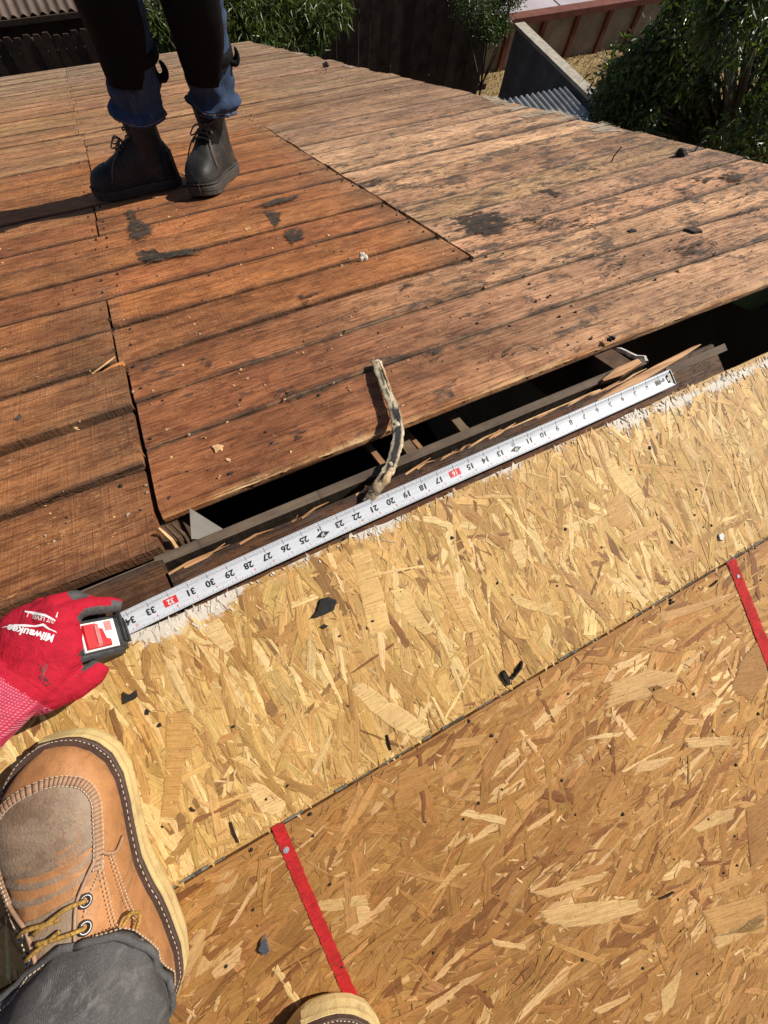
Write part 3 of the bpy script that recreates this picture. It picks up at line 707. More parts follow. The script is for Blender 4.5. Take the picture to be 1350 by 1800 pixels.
# red painted rafter lines
def paint_mat():
    t=NT('red_line_paint'); o=t.obj(); f=t.noise(t.mapv(o,(60,60,60)),1,6,.7); g=t.noise(t.mapv(o,(30,400,30)),1,4,.6); fine=t.noise(o,700,3,.6)
    c=t.mix(t.ramp(f,.35,.7),(.52,.022,.024),(.34,.016,.018)); c=t.mix(t.math('MULTIPLY',t.ramp(g,.55,.75),.5),c,(.26,.02,.02)); c=t.mix(t.math('MULTIPLY',t.ramp(fine,.6,.72),.35),c,(.50,.16,.07))
    t.done(c,.75,t.bump(t.math('ADD',g,f),.4,.001),.2)
    wn=t.noise(t.mapv(o,(90,260,90),rot=(0,0,.15)),1,7,.75); tr=t.n('BsdfTransparent'); mx=t.n('MixShader'); t.l(t.math('MULTIPLY',t.ramp(wn,.50,.64),.50),mx.inputs[0]); t.l(t.b.outputs[0],mx.inputs[1]); t.l(tr.outputs[0],mx.inputs[2]); t.l(mx.outputs[0],t.out.inputs[0]); return t.mat
M['red_paint']=paint_mat()
def red_line(pts,amp=.0007):
    q=[near_at(x,y,OT+.002) for x,y in pts]; m=MB()
    a0,a1,b1,b0=[Vector(p) for p in q]; N=60; L=[];Rr=[]
    for i in range(N+1):
        f=i/N; w=random.uniform(-amp,amp); w2=random.uniform(-amp,amp)
        l=a0.lerp(b0,f); r=a1.lerp(b1,f); d=(r-l).normalized(); L.append(l+d*w); Rr.append(r+d*w2)
    for i in range(N):
        m.add([(L[i].x,L[i].y,OT+.0020),(Rr[i].x,Rr[i].y,OT+.0020),(Rr[i+1].x,Rr[i+1].y,OT+.0020),(L[i+1].x,L[i+1].y,OT+.0020)],[(3,2,1,0)])
    return m.build('red_line',M['red_paint'],panels['B'])
red_line([(476,1455),(497,1443),(676,1860),(652,1860)])
red_line([(1278,988),(1293,981),(1420,1300),(1398,1300)])
def nail_head(which,px,py,r):
    x,t=near_at(px,py,OT+.002); m=MB(); n=14
    m.prism([(x+r*math.cos(2*math.pi*k/n),t+r*math.sin(2*math.pi*k/n)) for k in range(n)],OT,OT+.0030,0,.18)
    m.prism([(x+r*.35*math.cos(2*math.pi*k/6),t+r*.35*math.sin(2*math.pi*k/6)) for k in range(6)],OT+.003,OT+.0033,0,.2)
    m.build('nail',M['galv'],panels[which])
M['galv']=simple('galvanised_nail',(.42,.44,.47),.55,.25,600,.3,.0004,.4,.4)
nail_head('B',503,1494,.0041); nail_head('B',1297,1013,.0036)
# dark nail holes, staples and tar specks
HOLES=[(410,1278,5),(258,1252,8),(280,1275,7),(795,945,8),(995,930,5),(980,1030,4),(1143,787,8),(1110,825,4),(597,1118,5),(655,1092,6),(1185,1058,4),(1247,827,4),(1225,860,5),(445,1600,4),(545,1432,6),(442,1495,5),(505,1382,5),(468,1405,4),
(825,1268,5),(842,1412,5),(1180,1055,5),(1222,905,5),(1180,1060,5),(1000,1220,5),(1220,1220,6),(1150,1212,5),(988,1372,6),(883,1388,4),(1096,1432,6),(1295,1345,6),(1292,1470,4),(1297,1522,4),(1024,1688,6),(1131,1703,6),(1226,1712,5),(397,1700,6),(580,1555,5),(600,1700,6),(815,1440,5),(1334,1255,6),(550,1470,4),(1338,1020,4),(875,1025,4),(700,1330,4),(1060,1060,3),(1273,1535,4),(1246,1440,4),(762,1676,5)]
for px,py,r in HOLES:
    wh='A' if near_at(px,py,OT)[1]>-.3 else 'B'
    x,t=near_at(px,py,OT+.002); rr=r*.00056*random.uniform(.55,.75)*1.2
    q=[(x+rr*random.uniform(.6,1.3)*math.cos(2*math.pi*k/8),t+rr*random.uniform(.6,1.3)*math.sin(2*math.pi*k/8)) for k in range(8)]
    m=MB(); m.prism(q,OT,OT+.0024,0,.3); m.build('nail_hole',M['tar'],panels[wh])
for (a,b) in [((405,1445),(418,1480)),((680,1292),(686,1318)),((1184,1568),(1160,1580)),((1262,1020),(1250,1030)),((335,1420),(342,1425))]:
    p=[near_at(*a,OT+.002),near_at(*b,OT+.002)]; m=MB(); m.tube([(p[0][0],p[0][1],OT+.002),((p[0][0]+p[1][0])/2,(p[0][1]+p[1][1])/2,OT+.0035),(p[1][0],p[1][1],OT+.002)],.0022,6,squash=(1,.5)); m.build('staple',M['rust'],panels['A' if p[0][1]>-.3 else 'B'])
crumbs('wood_crumb',130,near,(-.15,1.3,-1.0,-.03),OT+.0012,[M['cream_wood'],M['tar']],5)
# scraped white sealant along the ridge edge
def sealant():
    m=MB(); b=MB()
    def dens(x):
        d=.10
        for c,w,k in ((.075,.045,.9),(.13,.05,.9),(.02,.02,.5),(.27,.03,.5),(.37,.05,.95),(.47,.03,.4),(.56,.05,.6),(.66,.03,.3),(.79,.05,1.0),(.88,.06,1.0),(1.0,.08,1.0),(1.1,.08,1)): d=max(d,k*math.exp(-((x-c)/w)**2))
        return d
    for i in range(500):
        x=random.uniform(-.05,1.25); d=dens(x)
        if random.random()>d*.75+.02: continue
        depth=.034*d; f=random.random()**1.5; t=-.0225-depth*f
        if x>.72: t-=.010*sm(.72,.9,x)*random.random()
        L=random.uniform(.0010,.0062)*(.6+.6*d); w=random.uniform(.0003,.0012); an=random.gauss(math.pi/2+.15,.35); ca,sa=math.cos(an),math.sin(an)
        q=[(-L,-w),(0,-w*1.4),(L,-w*.3),(L*.7,w),(-L*.5,w*.8)]
        hh=OT+.0013+random.uniform(0,.0005)
        m.prism([(x+ca*u-sa*v,min(-.0215,t+sa*u+ca*v)) for u,v in q],OT+.0004,hh,0,.15)
    for c,w,t0,t1 in () and ((.072,.020,-.023,-.036),(.10,.02,-.022,-.046),(.135,.02,-.022,-.04),(.36,.02,-.021,-.03),(.79,.026,-.023,-.044),(.835,.02,-.026,-.046),(.89,.04,-.028,-.046),(.97,.05,-.029,-.045),(1.06,.06,-.029,-.045)):
        q=rough_poly(rough_poly([(c-w,t0-.004),(c-w*.3,t0),(c+w*.5,t0-.001),(c+w,t0-.005),(c+w*.8,t1),(c+w*.1,t1-.004),(c-w*.7,t1+.003)],.0045,4),.0016,3)
        b.prism(q,OT+.0004,OT+.00155,0,.01)
    o=m.build('sealant_scrape',M['white_foam'],panels['A']); o['kind']='stuff'
sealant()

# ================================================================== TAPE MEASURE
IN=.0254; X0=.900
tape = empty('tape_measure','extended silver tape measure laid along the ridge, held by the red glove','tape measure',loc=(.03,0,.004))
TPTS=[(34.6,215,1100),(33,256,1077),(31,330,1040),(29,402,1010),(27,470,978),(25,537,951),(23,600,921),(21,660,893),(19,717,867),(17,772,843),(15,826,818),(13,877,797),(11,930,776),(9,983,752),(7,1031,731),(5,1075,711),(3,1118,692),(1,1160,672)]
_q=[(n,)+near_at(x,y,.0115) for n,x,y in TPTS]
_kx=np.polyfit([a[0] for a in _q],[a[1] for a in _q],3); _kt=np.polyfit([a[0] for a in _q],[a[2] for a in _q],3)
BW=.0135
def tape_pt(n, v, up=0.0):           # n inches from the hook, v metres across (towards the far slope is +)
    x=float(np.polyval(_kx,n)); t=float(np.polyval(_kt,n))
    return nearw(x,t+v,.0095+.0026*(v/BW)**2+up) - Vector(tape.location)
def blade():
    vs=[];fs=[];ti=[]; N=120; K=9
    ns=np.linspace(-.05,34.9,N)
    for n in ns:
        for k in range(K):
            vs.append(tape_pt(n,-BW+2*BW*k/(K-1)))
    for i in range(N-1):
        for k in range(K-1): fs.append((i*K+k,i*K+k+1,(i+1)*K+k+1,(i+1)*K+k))
    b=len(vs)
    vs+= [v-Vector((0,0,.0006)) for v in vs[:b]]
    for i in range(N-1):
        for k in range(K-1): fs.append((b+i*K+k,b+(i+1)*K+k,b+(i+1)*K+k+1,b+i*K+k+1))
        fs.append((i*K,(i+1)*K,b+(i+1)*K,b+i*K)); fs.append((i*K+K-1,b+i*K+K-1,b+(i+1)*K+K-1,(i+1)*K+K-1))
    return vs,fs
t_=NT('tape_blade_coat'); o_=t_.obj(); f_=t_.noise(t_.mapv(o_,(30,300,30)),1,5,.7); f2_=t_.noise(o_,500,3,.6)
c_=t_.mix(t_.ramp(f_,.4,.75),(.60,.62,.66),(.47,.49,.53)); c_=t_.mix(t_.math('MULTIPLY',t_.ramp(f2_,.66,.74),.5),c_,(.30,.28,.27))
M['blade']=t_.done(c_,.38,None,.5)
M['ink']=simple('tape_ink',(.018,.018,.02),.5,.2,300,.05,spec=.4)
M['ink_red']=simple('tape_red_ink',(.62,.035,.04),.5,.2,300,.05,spec=.4)
M['ink_grey']=simple('tape_grey_ink',(.20,.20,.22),.5,.2,300,.05,spec=.4)
vs,fs=blade(); bl=mesh_obj('blade',vs,fs,M['blade'],tape,smooth=True)
def fixn(mb):      # print faces up
    me_f=[]
    for f in mb.f:
        a,b,c=[mb.v[i] for i in f[:3]]
        me_f.append(f if (b-a).cross(c-a).z>0 else tuple(reversed(f)))
    mb.f=me_f
_glyph={}
M['label_white']=simple('white_label',(.72,.72,.70),.45,.1,100,.05,spec=.5)
def glyph(txt, bold=.02, shear=0.0, space=1.0):
    key=(txt,bold,shear,space)
    if key in _glyph: return _glyph[key]
    cu=bpy.data.curves.new('g','FONT'); cu.body=txt; cu.offset=bold; cu.resolution_u=3; cu.shear=shear; cu.align_x='CENTER'; cu.align_y='CENTER'; cu.space_character=space
    ob=bpy.data.objects.new('g',cu); COL.objects.link(ob)
    dg=bpy.context.evaluated_depsgraph_get(); dg.update(); me=bpy.data.meshes.new_from_object(ob.evaluated_get(dg))
    bm=bmesh.new(); bm.from_mesh(me); bmesh.ops.triangulate(bm,faces=bm.faces)
    r=([tuple(v.co) for v in bm.verts],[tuple(v.index for v in f.verts) for f in bm.faces]); bm.free()
    bpy.data.objects.remove(ob); bpy.data.curves.remove(cu); bpy.data.meshes.remove(me)
    _glyph[key]=r; return r
def put_text(mb, txt, n, v, size, bold=.025, up=.00018, sx=1.0):
    vv,ff=glyph(txt,bold)
    # read from the near side upside down : text right = towards larger numbers (left), text top = towards the viewer
    q=MB(); q.add([tape_pt(n+(x*size*sx)/IN, v-y*size, up) for x,y,_ in vv], ff); fixn(q); q.build(mb[0],M[mb[1]],tape)
num=('printed_number','ink'); red=('small_red_figure','ink_red'); wnum=('white_number','label_white'); tick=MB(); hat=MB(); scuff=MB()
for n in range(1,35):
    if n in (16,32):
        a=.0085; b=.0046
        g=[tape_pt(n-a/IN,.0003-b,.00012),tape_pt(n+a/IN,.0003-b,.00012),tape_pt(n+a/IN,.0003+b,.00012),tape_pt(n-a/IN,.0003+b,.00012)]; q=MB(); q.add(g,[(0,1,2,3)]); fixn(q); q.build('red_stud_mark',M['ink_red'],tape)
        put_text(wnum,str(n),n,.0003,.0085,.03,.0006)
    elif n in (12,24):
        put_text(num,str(n),n+.05,.0042,.0062,.02)
        g=[tape_pt(n-.010/IN,-.0035,.00012),tape_pt(n,-.0078,.00012),tape_pt(n+.010/IN,-.0035,.00012),tape_pt(n,.0008,.00012)]; q=MB(); q.add(g,[(0,1,2,3)]); fixn(q); q.build('black_foot_mark',M['ink'],tape)
        put_text(wnum,('1F' if n==12 else '2F'),n,-.0035,.0055,.02,.0006)
    else:
        put_text(num,str(n),n,.0003,.0105,.035,sx=1.12)
    if n%12 and n>2: put_text(red,str(n%12),n-.22,-.0078,.0042,.01)
def tickq(mb,n,v0,v1,w=.00022):
    mb.add([tape_pt(n-w/IN,v0,.0001),tape_pt(n+w/IN,v0,.0001),tape_pt(n+w/IN,v1,.0001),tape_pt(n-w/IN,v1,.0001)],[(0,1,2,3)])
for i in range(1,34*16+8):
    n=i/16
    L=.0018 if i%2 else (.0026 if i%4 else (.0034 if i%8 else (.0042 if i%16 else .0058)))
    tickq(tick,n,BW-.0003,BW-.0003-L); 
    if i%2==0: tickq(tick,n,-BW+.0003,-BW+.0003+L*.8)
    # small fraction figures beside the far row of marks
    w=.00035
    for q in range(2):
        vv=BW-.0040-.0016*q+random.uniform(-.0003,.0003); nn=n+random.uniform(-.008,.008)
        hat.add([tape_pt(nn-w/IN*1.2,vv-.0005,.0001),tape_pt(nn+w/IN*1.2,vv-.0003,.0001),tape_pt(nn+w/IN,vv+.0005,.0001),tape_pt(nn-w/IN,vv+.0003,.0001)],[(0,1,2,3)])
for n in range(1,35): tickq(tick,n,BW-.0003,BW-.0085,.0003); tickq(tick,n,-BW+.0003,-BW+.0045,.0002)
# scuffed black print by the hook
for i in range(9):
    n=.55+i*.09; tickq(scuff,n,-.002+random.uniform(-.002,.001),.004+random.uniform(-.002,.002),.0008)
for mb_,nm,mt in ((scuff,'worn_print','ink'),(tick,'tick_mark','ink_grey'),(hat,'fraction_figure','ink_grey')):
    fixn(mb_); mb_.build(nm,M[mt],tape)['kind']='stuff'
M['dull_steel']=simple('dull_steel',(.20,.19,.18),.55,.4,300,.3,.0005,.4,.6)
# hook with its two rivets
hk=MB()
p=[tape_pt(.35,-.006,.0006),tape_pt(.35,.006,.0006),tape_pt(-.03,.008,.0010),tape_pt(-.03,-.008,.0010)]
lo=[q-Vector((0,0,.0009)) for q in p]
hk.add(p+lo,[(0,3,2,1),(4,5,6,7),(0,1,5,4),(1,2,6,5),(2,3,7,6),(3,0,4,7)])
p=[tape_pt(-.03,-.012,.0012),tape_pt(-.03,.012,.0012),tape_pt(-.03,.012,-.013),tape_pt(-.03,-.012,-.013)]
lo=[q+Vector((.0012,0,0)) for q in p]; hk.add(p+lo,[(0,1,2,3),(7,6,5,4),(0,4,5,1),(1,5,6,2),(2,6,7,3),(3,7,4,0)])
for v in (-.005,.005): hk.ball(tape_pt(.25,v,.0016),(.0022,.0022,.001),0,8,4)
hk.build('hook',M['dull_steel'],tape)
# case, gripped on edge
def rbox(a,b,r,n=3):
    bm=bmesh.new(); bmesh.ops.create_cube(bm,size=1)
    for v in bm.verts: v.co=Vector([(a[i]+b[i])/2+(b[i]-a[i])*v.co[i] for i in range(3)])
    bmesh.ops.bevel(bm,geom=list(bm.edges),offset=r,segments=n,affect='EDGES',profile=.5)
    r_=([v.co.copy() for v in bm.verts],[tuple(x.index for x in f.verts) for f in bm.faces]); bm.free(); return r_
M['rubber']=simple('case_rubber',(.045,.046,.05),.55,.25,200,.2,.0006,.4)
M['case_red']=simple('case_red_plastic',(.50,.018,.022),.35,.15,60,.05,.0004,.5,col2=(.36,.012,.016))
def case():
    T=Vector(tape.location)
    prof=[(-.040,-.003),(.036,-.003),(.042,.014),(.041,.024),(.016,.052),(.002,.064),(-.030,.066),(-.040,.052)]
    bm=bmesh.new(); y0,y1=-.040,.0005
    a=[bm.verts.new((x,y0,z)) for x,z in prof]; b=[bm.verts.new((x,y1,z)) for x,z in prof]
    bm.faces.new(a); bm.faces.new(list(reversed(b)))
    n=len(prof)
    for i in range(n): bm.faces.new((a[(i+1)%n],a[i],b[i],b[(i+1)%n]))
    bmesh.ops.recalc_face_normals(bm,faces=bm.faces)
    bmesh.ops.bevel(bm,geom=list(bm.edges),offset=.004,segments=3,affect='EDGES')
    o=mesh_obj('case',[v.co-T for v in bm.verts],[tuple(v.index for v in f.verts) for f in (bm.verts.index_update() or bm.faces)],M['rubber'],tape,smooth=True); bm.free()
    # plate on the sloping front : frame of reference along the slope
    p0=Vector((.041,0,.024)); d=Vector((-.025,0,.028)).normalized(); nn=Vector((.028,0,.025)).normalized()
    def P(u,y,k): return p0+d*u+Vector((0,y,0))+nn*k-T
    def slab(name,pts,k0,k1,mat,ins=.0):
        m=MB(); c=Vector((sum(p[0] for p in pts)/len(pts),sum(p[1] for p in pts)/len(pts)))
        N=len(pts); top=[c+(Vector(p)-c)*(1-ins) for p in pts]
        vs=[P(u,y,k0) for u,y in pts]+[P(p.x,p.y,k1) for p in top]
        m.add(vs,[tuple(range(N,2*N))]+[(i,(i+1)%N,N+(i+1)%N,N+i) for i in range(N)])
        oo=m.build(name,mat,tape)
        return oo
    slab('label_plate',[(.002,-.036),(.036,-.036),(.036,-.004),(.002,-.004)],-.001,.0012,M['label_white'],.04)
    slab('lock_button',[(.010,-.034),(.034,-.034),(.034,-.006),(.022,-.006),(.021,-.012),(.016,-.014),(.014,-.026),(.010,-.028)],.001,.0042,M['case_red'],.08)
    slab('lock_ridge',[(.020,-.033),(.0245,-.033),(.0245,-.008),(.020,-.008)],.004,.0062,simple('pale_red_rubber',(.62,.16,.16),.5,.2,80),.2)
    slab('logo_patch',[(.006,-.017),(.013,-.017),(.013,-.006),(.006,-.006)],.001,.0018,simple('faded_red_print',(.58,.20,.19),.5,.25,200),.05)
    m=MB(); m.box((.0385,-.031,.005),(.0435,.004,.010),0,Matrix.Translation(-T)); m.box((.0385,-.031,.0145),(.0440,.004,.020),0,Matrix.Translation(-T)); m.build('mouth',M['ink'],tape)
case()

# ================================================================== LOOSE THINGS ALONG THE RIDGE
def strip_mat():
    t=NT('curled_sealant_strip'); o=t.obj(); f=t.noise(t.mapv(o,(40,40,40)),1,6,.7); g=t.noise(o,320,4,.7); b=t.ramp(t.noise(t.mapv(o,(26,26,26),loc=(4,2,1)),1,4,.6,.8),.50,.56)
    tn=t.attr('tint').outputs['Color']; c=t.mix(t.ramp(f,.35,.68),tn,t.mix(1,tn,(.6,.55,.5),'MULTIPLY')); c=t.mix(t.math('MULTIPLY',t.ramp(g,.55,.72),.5),c,(.13,.10,.07))
    return t.done(c,.75,t.bump(t.math('ADD',f,g),.6,.002),.3)
M['torn_pale']=simple('pale_split_wood',(.50,.37,.22),.85,.4,90,.5,.0015,col2=(.26,.17,.09))
strip=empty('sealant_strip','curled cream and black strip of old sealant bridging the ridge gap above the tape','strip')
def strip_pts():
    P=[(661,634,.009,'f'),(668,655,.011,'f'),(677,682,.013,'f'),(690,712,.014,'f'),(698,742,.014,'f'),(699,772,.015,'f'),(693,800,.016,'f'),(684,825,.015,'f'),(668,850,.016,'n'),(655,868,.012,'n'),(643,884,.006,'n')]
    out=[]
    for x,y,h,w in P:
        q=far_at(x,y,h) if w=='f' else near_at(x,y,h)
        out.append(farw(q[0],q[1],h) if w=='f' else nearw(q[0],q[1],h))
    return out
sp=strip_pts()
def dense(p,k=6):
    out=[]
    for i in range(len(p)-1):
        a=p[max(i-1,0)];b=p[i];c=p[i+1];d=p[min(i+2,len(p)-1)]
        for j in range(k):
            t=j/k; out.append(.5*((2*b)+(c-a)*t+(2*a-5*b+4*c-d)*t*t+(3*b-a-3*c+d)*t**3))
    return out+[p[-1]]
spd=dense(sp)
m=MB(); N=len(spd)
rad=[.0070*(.92+.18*mnoise.noise(Vector((i*.12,2,3)))+.10*mnoise.noise(Vector((i*.6,7,1))))*(1-.35*sm(.72,1,i/N)) for i in range(N)]
KK=16; m.tube(spd,rad,KK,up=Vector((0,0,1)),squash=(.40,1.35))
sti=[]
for i in range(N):
    f=i/(N-1)
    for k in range(KK):
        a=math.cos(2*math.pi*k/KK); side=math.sin(2*math.pi*k/KK); nz=mnoise.noise(Vector((i*.22,side*1.6,4)))+.5*mnoise.noise(Vector((i*.7,side*3,9)))
        blk=1 if (a>-.2 and abs(side+.25*mnoise.noise(Vector((i*.15,1,1))))<(.55 if .33<f<.72 else .12)+.35*nz and f<.8) else (1 if nz>.62 else 0)
        col=(.030,.029,.032) if blk else lerp((.60,.53,.39),(.36,.27,.17),min(1,max(0,.4+nz))) if f<.74 else lerp((.58,.46,.30),(.30,.19,.10),min(1,max(0,.4+nz)))
        sti.append((*col,1))
for v in m.v: v+=Vector((mnoise.noise(v*330),mnoise.noise(v*330+Vector((9,0,0))),mnoise.noise(v*330+Vector((0,9,0)))))*.0020
mesh_obj('strip_body',m.v,m.f,strip_mat(),strip,smooth=True,tint=sti+[(.5,.4,.3,1)]*(len(m.v)-len(sti)))
m=MB(); m.tube([spd[0]+Vector((.004,.0,.001)),spd[6]+Vector((.006,0,.003)),spd[14]+Vector((.007,0,.004))],[.0006,.0016,.0008],5); m.build('fibre',M['cream_wood'],strip)
m=MB()
m=MB(); j=int(N*.70); m.tube([spd[j]+Vector((.004,0,.001)),spd[j+5]+Vector((.009,.002,.003)),spd[j+10]+Vector((.011,.001,.004)),spd[N-3]+Vector((.010,0,.002))],[.003,.0042,.0036,.001],7,up=Vector((0,0,1)),squash=(.5,1.1)); m.build('split_strand',M['torn_pale'],strip,smooth=True)
lm_=simple('cream_sealant',(.46,.41,.30),.8,.3,200,.4)
for i,(r) in ((25,.0055),(40,.004)):
    m=MB(); m.ball(spd[i]+Vector((-.001,0,.0030)),(r*.8,r,.0014),0,10,5); m.build('sealant_lump',lm_,strip,smooth=True)

def splinter(name,label,pts,w,th,mat,cat='splinter'):
    """flat torn sliver of wood along a world path"""
    m=MB(); N=len(pts); L=[];Rr=[]
    for i,p in enumerate(pts):
        t=(pts[min(i+1,N-1)]-pts[max(i-1,0)]).normalized(); sd=t.cross(Vector((0,0,1))).normalized()
        ww=w[i]/2; j=random.uniform(-.0004,.0004)
        L.append(p+sd*(ww+j)); Rr.append(p-sd*(ww-j))
    vs=L+Rr+[q-Vector((0,0,th)) for q in L]+[q-Vector((0,0,th)) for q in Rr]; fs=[]
    for i in range(N-1):
        fs+=[(i,N+i,N+i+1,i+1),(2*N+i,2*N+i+1,3*N+i+1,3*N+i),(i,i+1,2*N+i+1,2*N+i),(N+i,3*N+i,3*N+i+1,N+i+1)]
    fs+=[(0,2*N,3*N,N),(N-1,2*N-1,4*N-1,3*N-1)]
    m.add(vs,fs); o=m.build(name,mat,None); 
    if label: tag(o,label,cat)
    return o
def torn_mat():
    t=NT('torn_plank_splinter'); o=t.obj(); g=t.noise(t.mapv(o,(8,300,120),rot=(0,0,.1)),1,5,.65); f=t.noise(o,30,4)
    c=t.mix(t.ramp(g,.35,.68),(.60,.34,.16),(.30,.135,.055)); c=t.mix(t.ramp(f,.5,.8),c,(.42,.24,.12)); return t.done(c,.7,t.bump(g,.6,.0015),.3)
M['torn']=torn_mat()
def wz(x,y,z): return on_z(x,y,z)
splinter('wood_splinter','long torn wood splinter pointing over the dark gap beside the tape hook',[wz(1052,706,.006),wz(1085,688,.009),wz(1120,668,.012),wz(1160,645,.016),wz(1195,625,.018),wz(1218,612,.019),wz(1232,605,.020)],[.006,.012,.013,.011,.008,.005,.0015],.004,M['torn'])
splinter('wood_splinter','thin pale splinter lying under the longer torn splinter near the tape hook',[wz(1100,697,.006),wz(1130,680,.007),wz(1165,664,.008),wz(1185,655,.008)],[.001,.003,.003,.001],.002,M['cream_wood'])
# pale torn lip along the near board
lipp=[wz(x,y,.0035) for x,y in [(690,848),(760,818),(830,786),(900,752),(950,730),(1000,710),(1040,692),(1056,685)]]
o=splinter('torn_lip',None,lipp,[.001,.0025,.003,.0035,.004,.0055,.006,.002],.003,M['cream_wood']); o.parent=near; o.matrix_parent_inverse=Matrix.Rotation(-PITCH,4,'X')
# saw-torn end on the ridge board
o=splinter('torn_end',None,[wz(1060,668,-.012),wz(1090,652,-.008),wz(1125,634,-.006)],[.004,.016,.010],.012,M['torn']); o.parent=far; o.matrix_parent_inverse=Matrix.Rotation(PITCH,4,'X')
def farsplit(name,label,px,h,w,mat):
    P=[farw(*far_at(x,y,h),h) for x,y in px]; return splinter(name,label,P,w,.0012,mat)
farsplit('wood_splinter','short pale matchstick splinter lying on the plank joint at left',[(161,657),(182,642),(202,627)],.004,[.0022,.003,.0022],M['cream_wood'])
farsplit('wood_splinter','small dark curl of wood between the two black work boots',[(318,302),(325,306),(332,312)],.004,[.002,.006,.002],M['torn'])
o=farsplit('raw_split',None,[(180,655),(200,645),(219,638)],.0015,[.004,.013,.012],simple('raw_orange_split',(.46,.18,.055),.8,.3,60,.3)); o.parent=far; o.matrix_parent_inverse=Matrix.Rotation(PITCH,4,'X')
def chip_far(name,label,pts,mat,h=.001,th=.0015,cat='chip',part=False):
    m=MB(); m.prism(rough_poly(poly_px(far_at,pts),.0012,3),h-.002,h+th,0,.1); o=m.build(name,mat,far if part else None)
    if not part:
        o.matrix_world=Matrix.Rotation(-PITCH,4,'X'); tag(o,label,cat)
    return o
chip_far('wood_chip','pale square wood chip on the red brown plank above the ridge gap',[(372,786),(384,781),(393,784),(390,793),(379,796)],M['cream_wood'])
chip_far('wood_chip','tiny pale chip just below the pale square chip',[(397,808),(403,806),(409,811),(402,813)],M['cream_wood'])
chip_far('felt_scrap','small dark square felt scrap on the brown plank at far left',[(25,741),(37,730),(44,735),(34,746)],M['felt'],th=.003,cat='felt scrap')
chip_far('wood_chip','pale flake lying on an orange plank below the right black boot',[(430,404),(440,401),(441,405),(432,407)],M['cream_wood'],th=.003)
chip_far('felt_scrap','dark oval shard of shingle lying on the tan planks right of centre',[(1101,407),(1108,404),(1118,405),(1119,408),(1108,410)],M['tar'],th=.002,cat='felt scrap')
chip_far('felt_scrap','long lifted shingle shard on the tan planks at right',[(1199,404),(1212,401),(1230,405),(1235,409),(1220,411)],M['felt'],th=.0028,cat='felt scrap')
t=NT('pale_scraped_residue'); o=t.obj(); f=t.noise(t.mapv(o,(24,70,26)),1,8,.75,.5); al=t.attr('tint').outputs['Alpha']
t.done(t.mix(t.ramp(f,.4,.6),(.55,.49,.40),(.42,.34,.25)),.9,t.bump(f,.5,.001),.1); tr=t.n('BsdfTransparent'); mx=t.n('MixShader')
t.l(t.math('MULTIPLY',t.ramp(t.math('ADD',t.math('MULTIPLY',al,.9),t.math('MULTIPLY',t.math('SUBTRACT',f,.5),4.2)),.40,.75),.8),mx.inputs[0]); t.l(tr.outputs[0],mx.inputs[1]); t.l(t.b.outputs[0],mx.inputs[2]); t.l(mx.outputs[0],t.out.inputs[0]); M['pale_scrape']=t.mat
for i,(pts) in enumerate([[(840,168),(870,170),(900,182),(870,186)],[(930,198),(975,192),(1020,208),(985,214),(940,210)],[(1020,222),(1060,216),(1100,232),(1050,236)],[(865,178),(885,181),(905,184),(890,187)],[(880,192),(920,186),(935,190),(900,197)],[(905,205),(950,196),(985,203),(940,211)],[(505,92),(530,93),(545,97),(520,96)],[(600,115),(625,118),(618,121)],[(690,150),(705,152),(694,154)]]):
    felt(pts,.0005,.0012,'sealant_flake',M['pale_scrape'],.008)
def lump(name,label,px,py,r,mat,cat='clump',white=False):
    x,s_=far_at(px,py,.0); b=farw(x,s_,.0); m=MB()
    for i in range(7): m.ball(b+Vector((random.uniform(-r,r)*.8,random.uniform(-r,r)*.6,random.uniform(.2,1)*r)),r*random.uniform(.35,.7),0,7,5)
    for i in range(5):
        a=random.uniform(0,6.28); m.tube([b+Vector((0,0,r*.6)),b+Vector((math.cos(a)*r*1.5,math.sin(a)*r*1.3,r*random.uniform(.1,1.4)))],[r*.2,r*.06],5)
    return tag(m.build(name,mat,None),label,cat)
lump('tar_lump','dark crumpled lump of felt on the tan planks near the rake edge',1197,275,.017,M['tar'],'lump')
lump('sealant_lump','small white crumb of sealant caught in a plank gap near the centre',638,456,.010,M['white_foam'],'lump')
lump('tar_lump','tiny dark lump at the far rake edge below the leafy tree',572,119,.022,M['tar'],'lump')
lump('tar_lump','dark crumb on the plank edge beside the ridge gap at right',1070,598,.006,M['tar'],'lump')
lump('sealant_lump','white crumb of sealant on the ridge board next to the tape',947,752,.006,M['white_foam'],'lump')
def chip_near(name,label,pts,mat,th=.0035,cat='chip'):
    m=MB(); m.prism(rough_poly(poly_px(near_at,pts,OT+.002),.0008,3),OT+.0012,OT+.0016+th,0,.12); o=m.build(name,mat,None); o.matrix_world=Matrix.Rotation(PITCH,4,'X'); return tag(o,label,cat)
chip_near('tar_chip','large black tar chip on the pale strand board below the tape',[(543,1088),(556,1074),(562,1054),(578,1049),(592,1055),(588,1072),(572,1080),(560,1084)],M['tar'])
chip_near('tar_chip','small black tar chip just below the large tar chip',[(561,1102),(570,1097),(577,1100),(570,1105)],M['tar'],.002)
chip_near('tar_chip','ragged black tar chip on the pale strand board above the tan boot toe',[(217,1226),(216,1216),(229,1221),(240,1213),(241,1225),(230,1232),(219,1236)],M['tar'])
chip_near('tar_chip','curled black scrap on the pale board by the seam at centre right',[(893,1190),(902,1186),(908,1178),(917,1161),(916,1173),(906,1184),(897,1195)],M['tar'],.006)
chip_near('tar_chip','squat black scrap on the seam under the curled black scrap',[(881,1180),(887,1178),(893,1188),(898,1203),(893,1204),(884,1192)],M['tar'],.004)
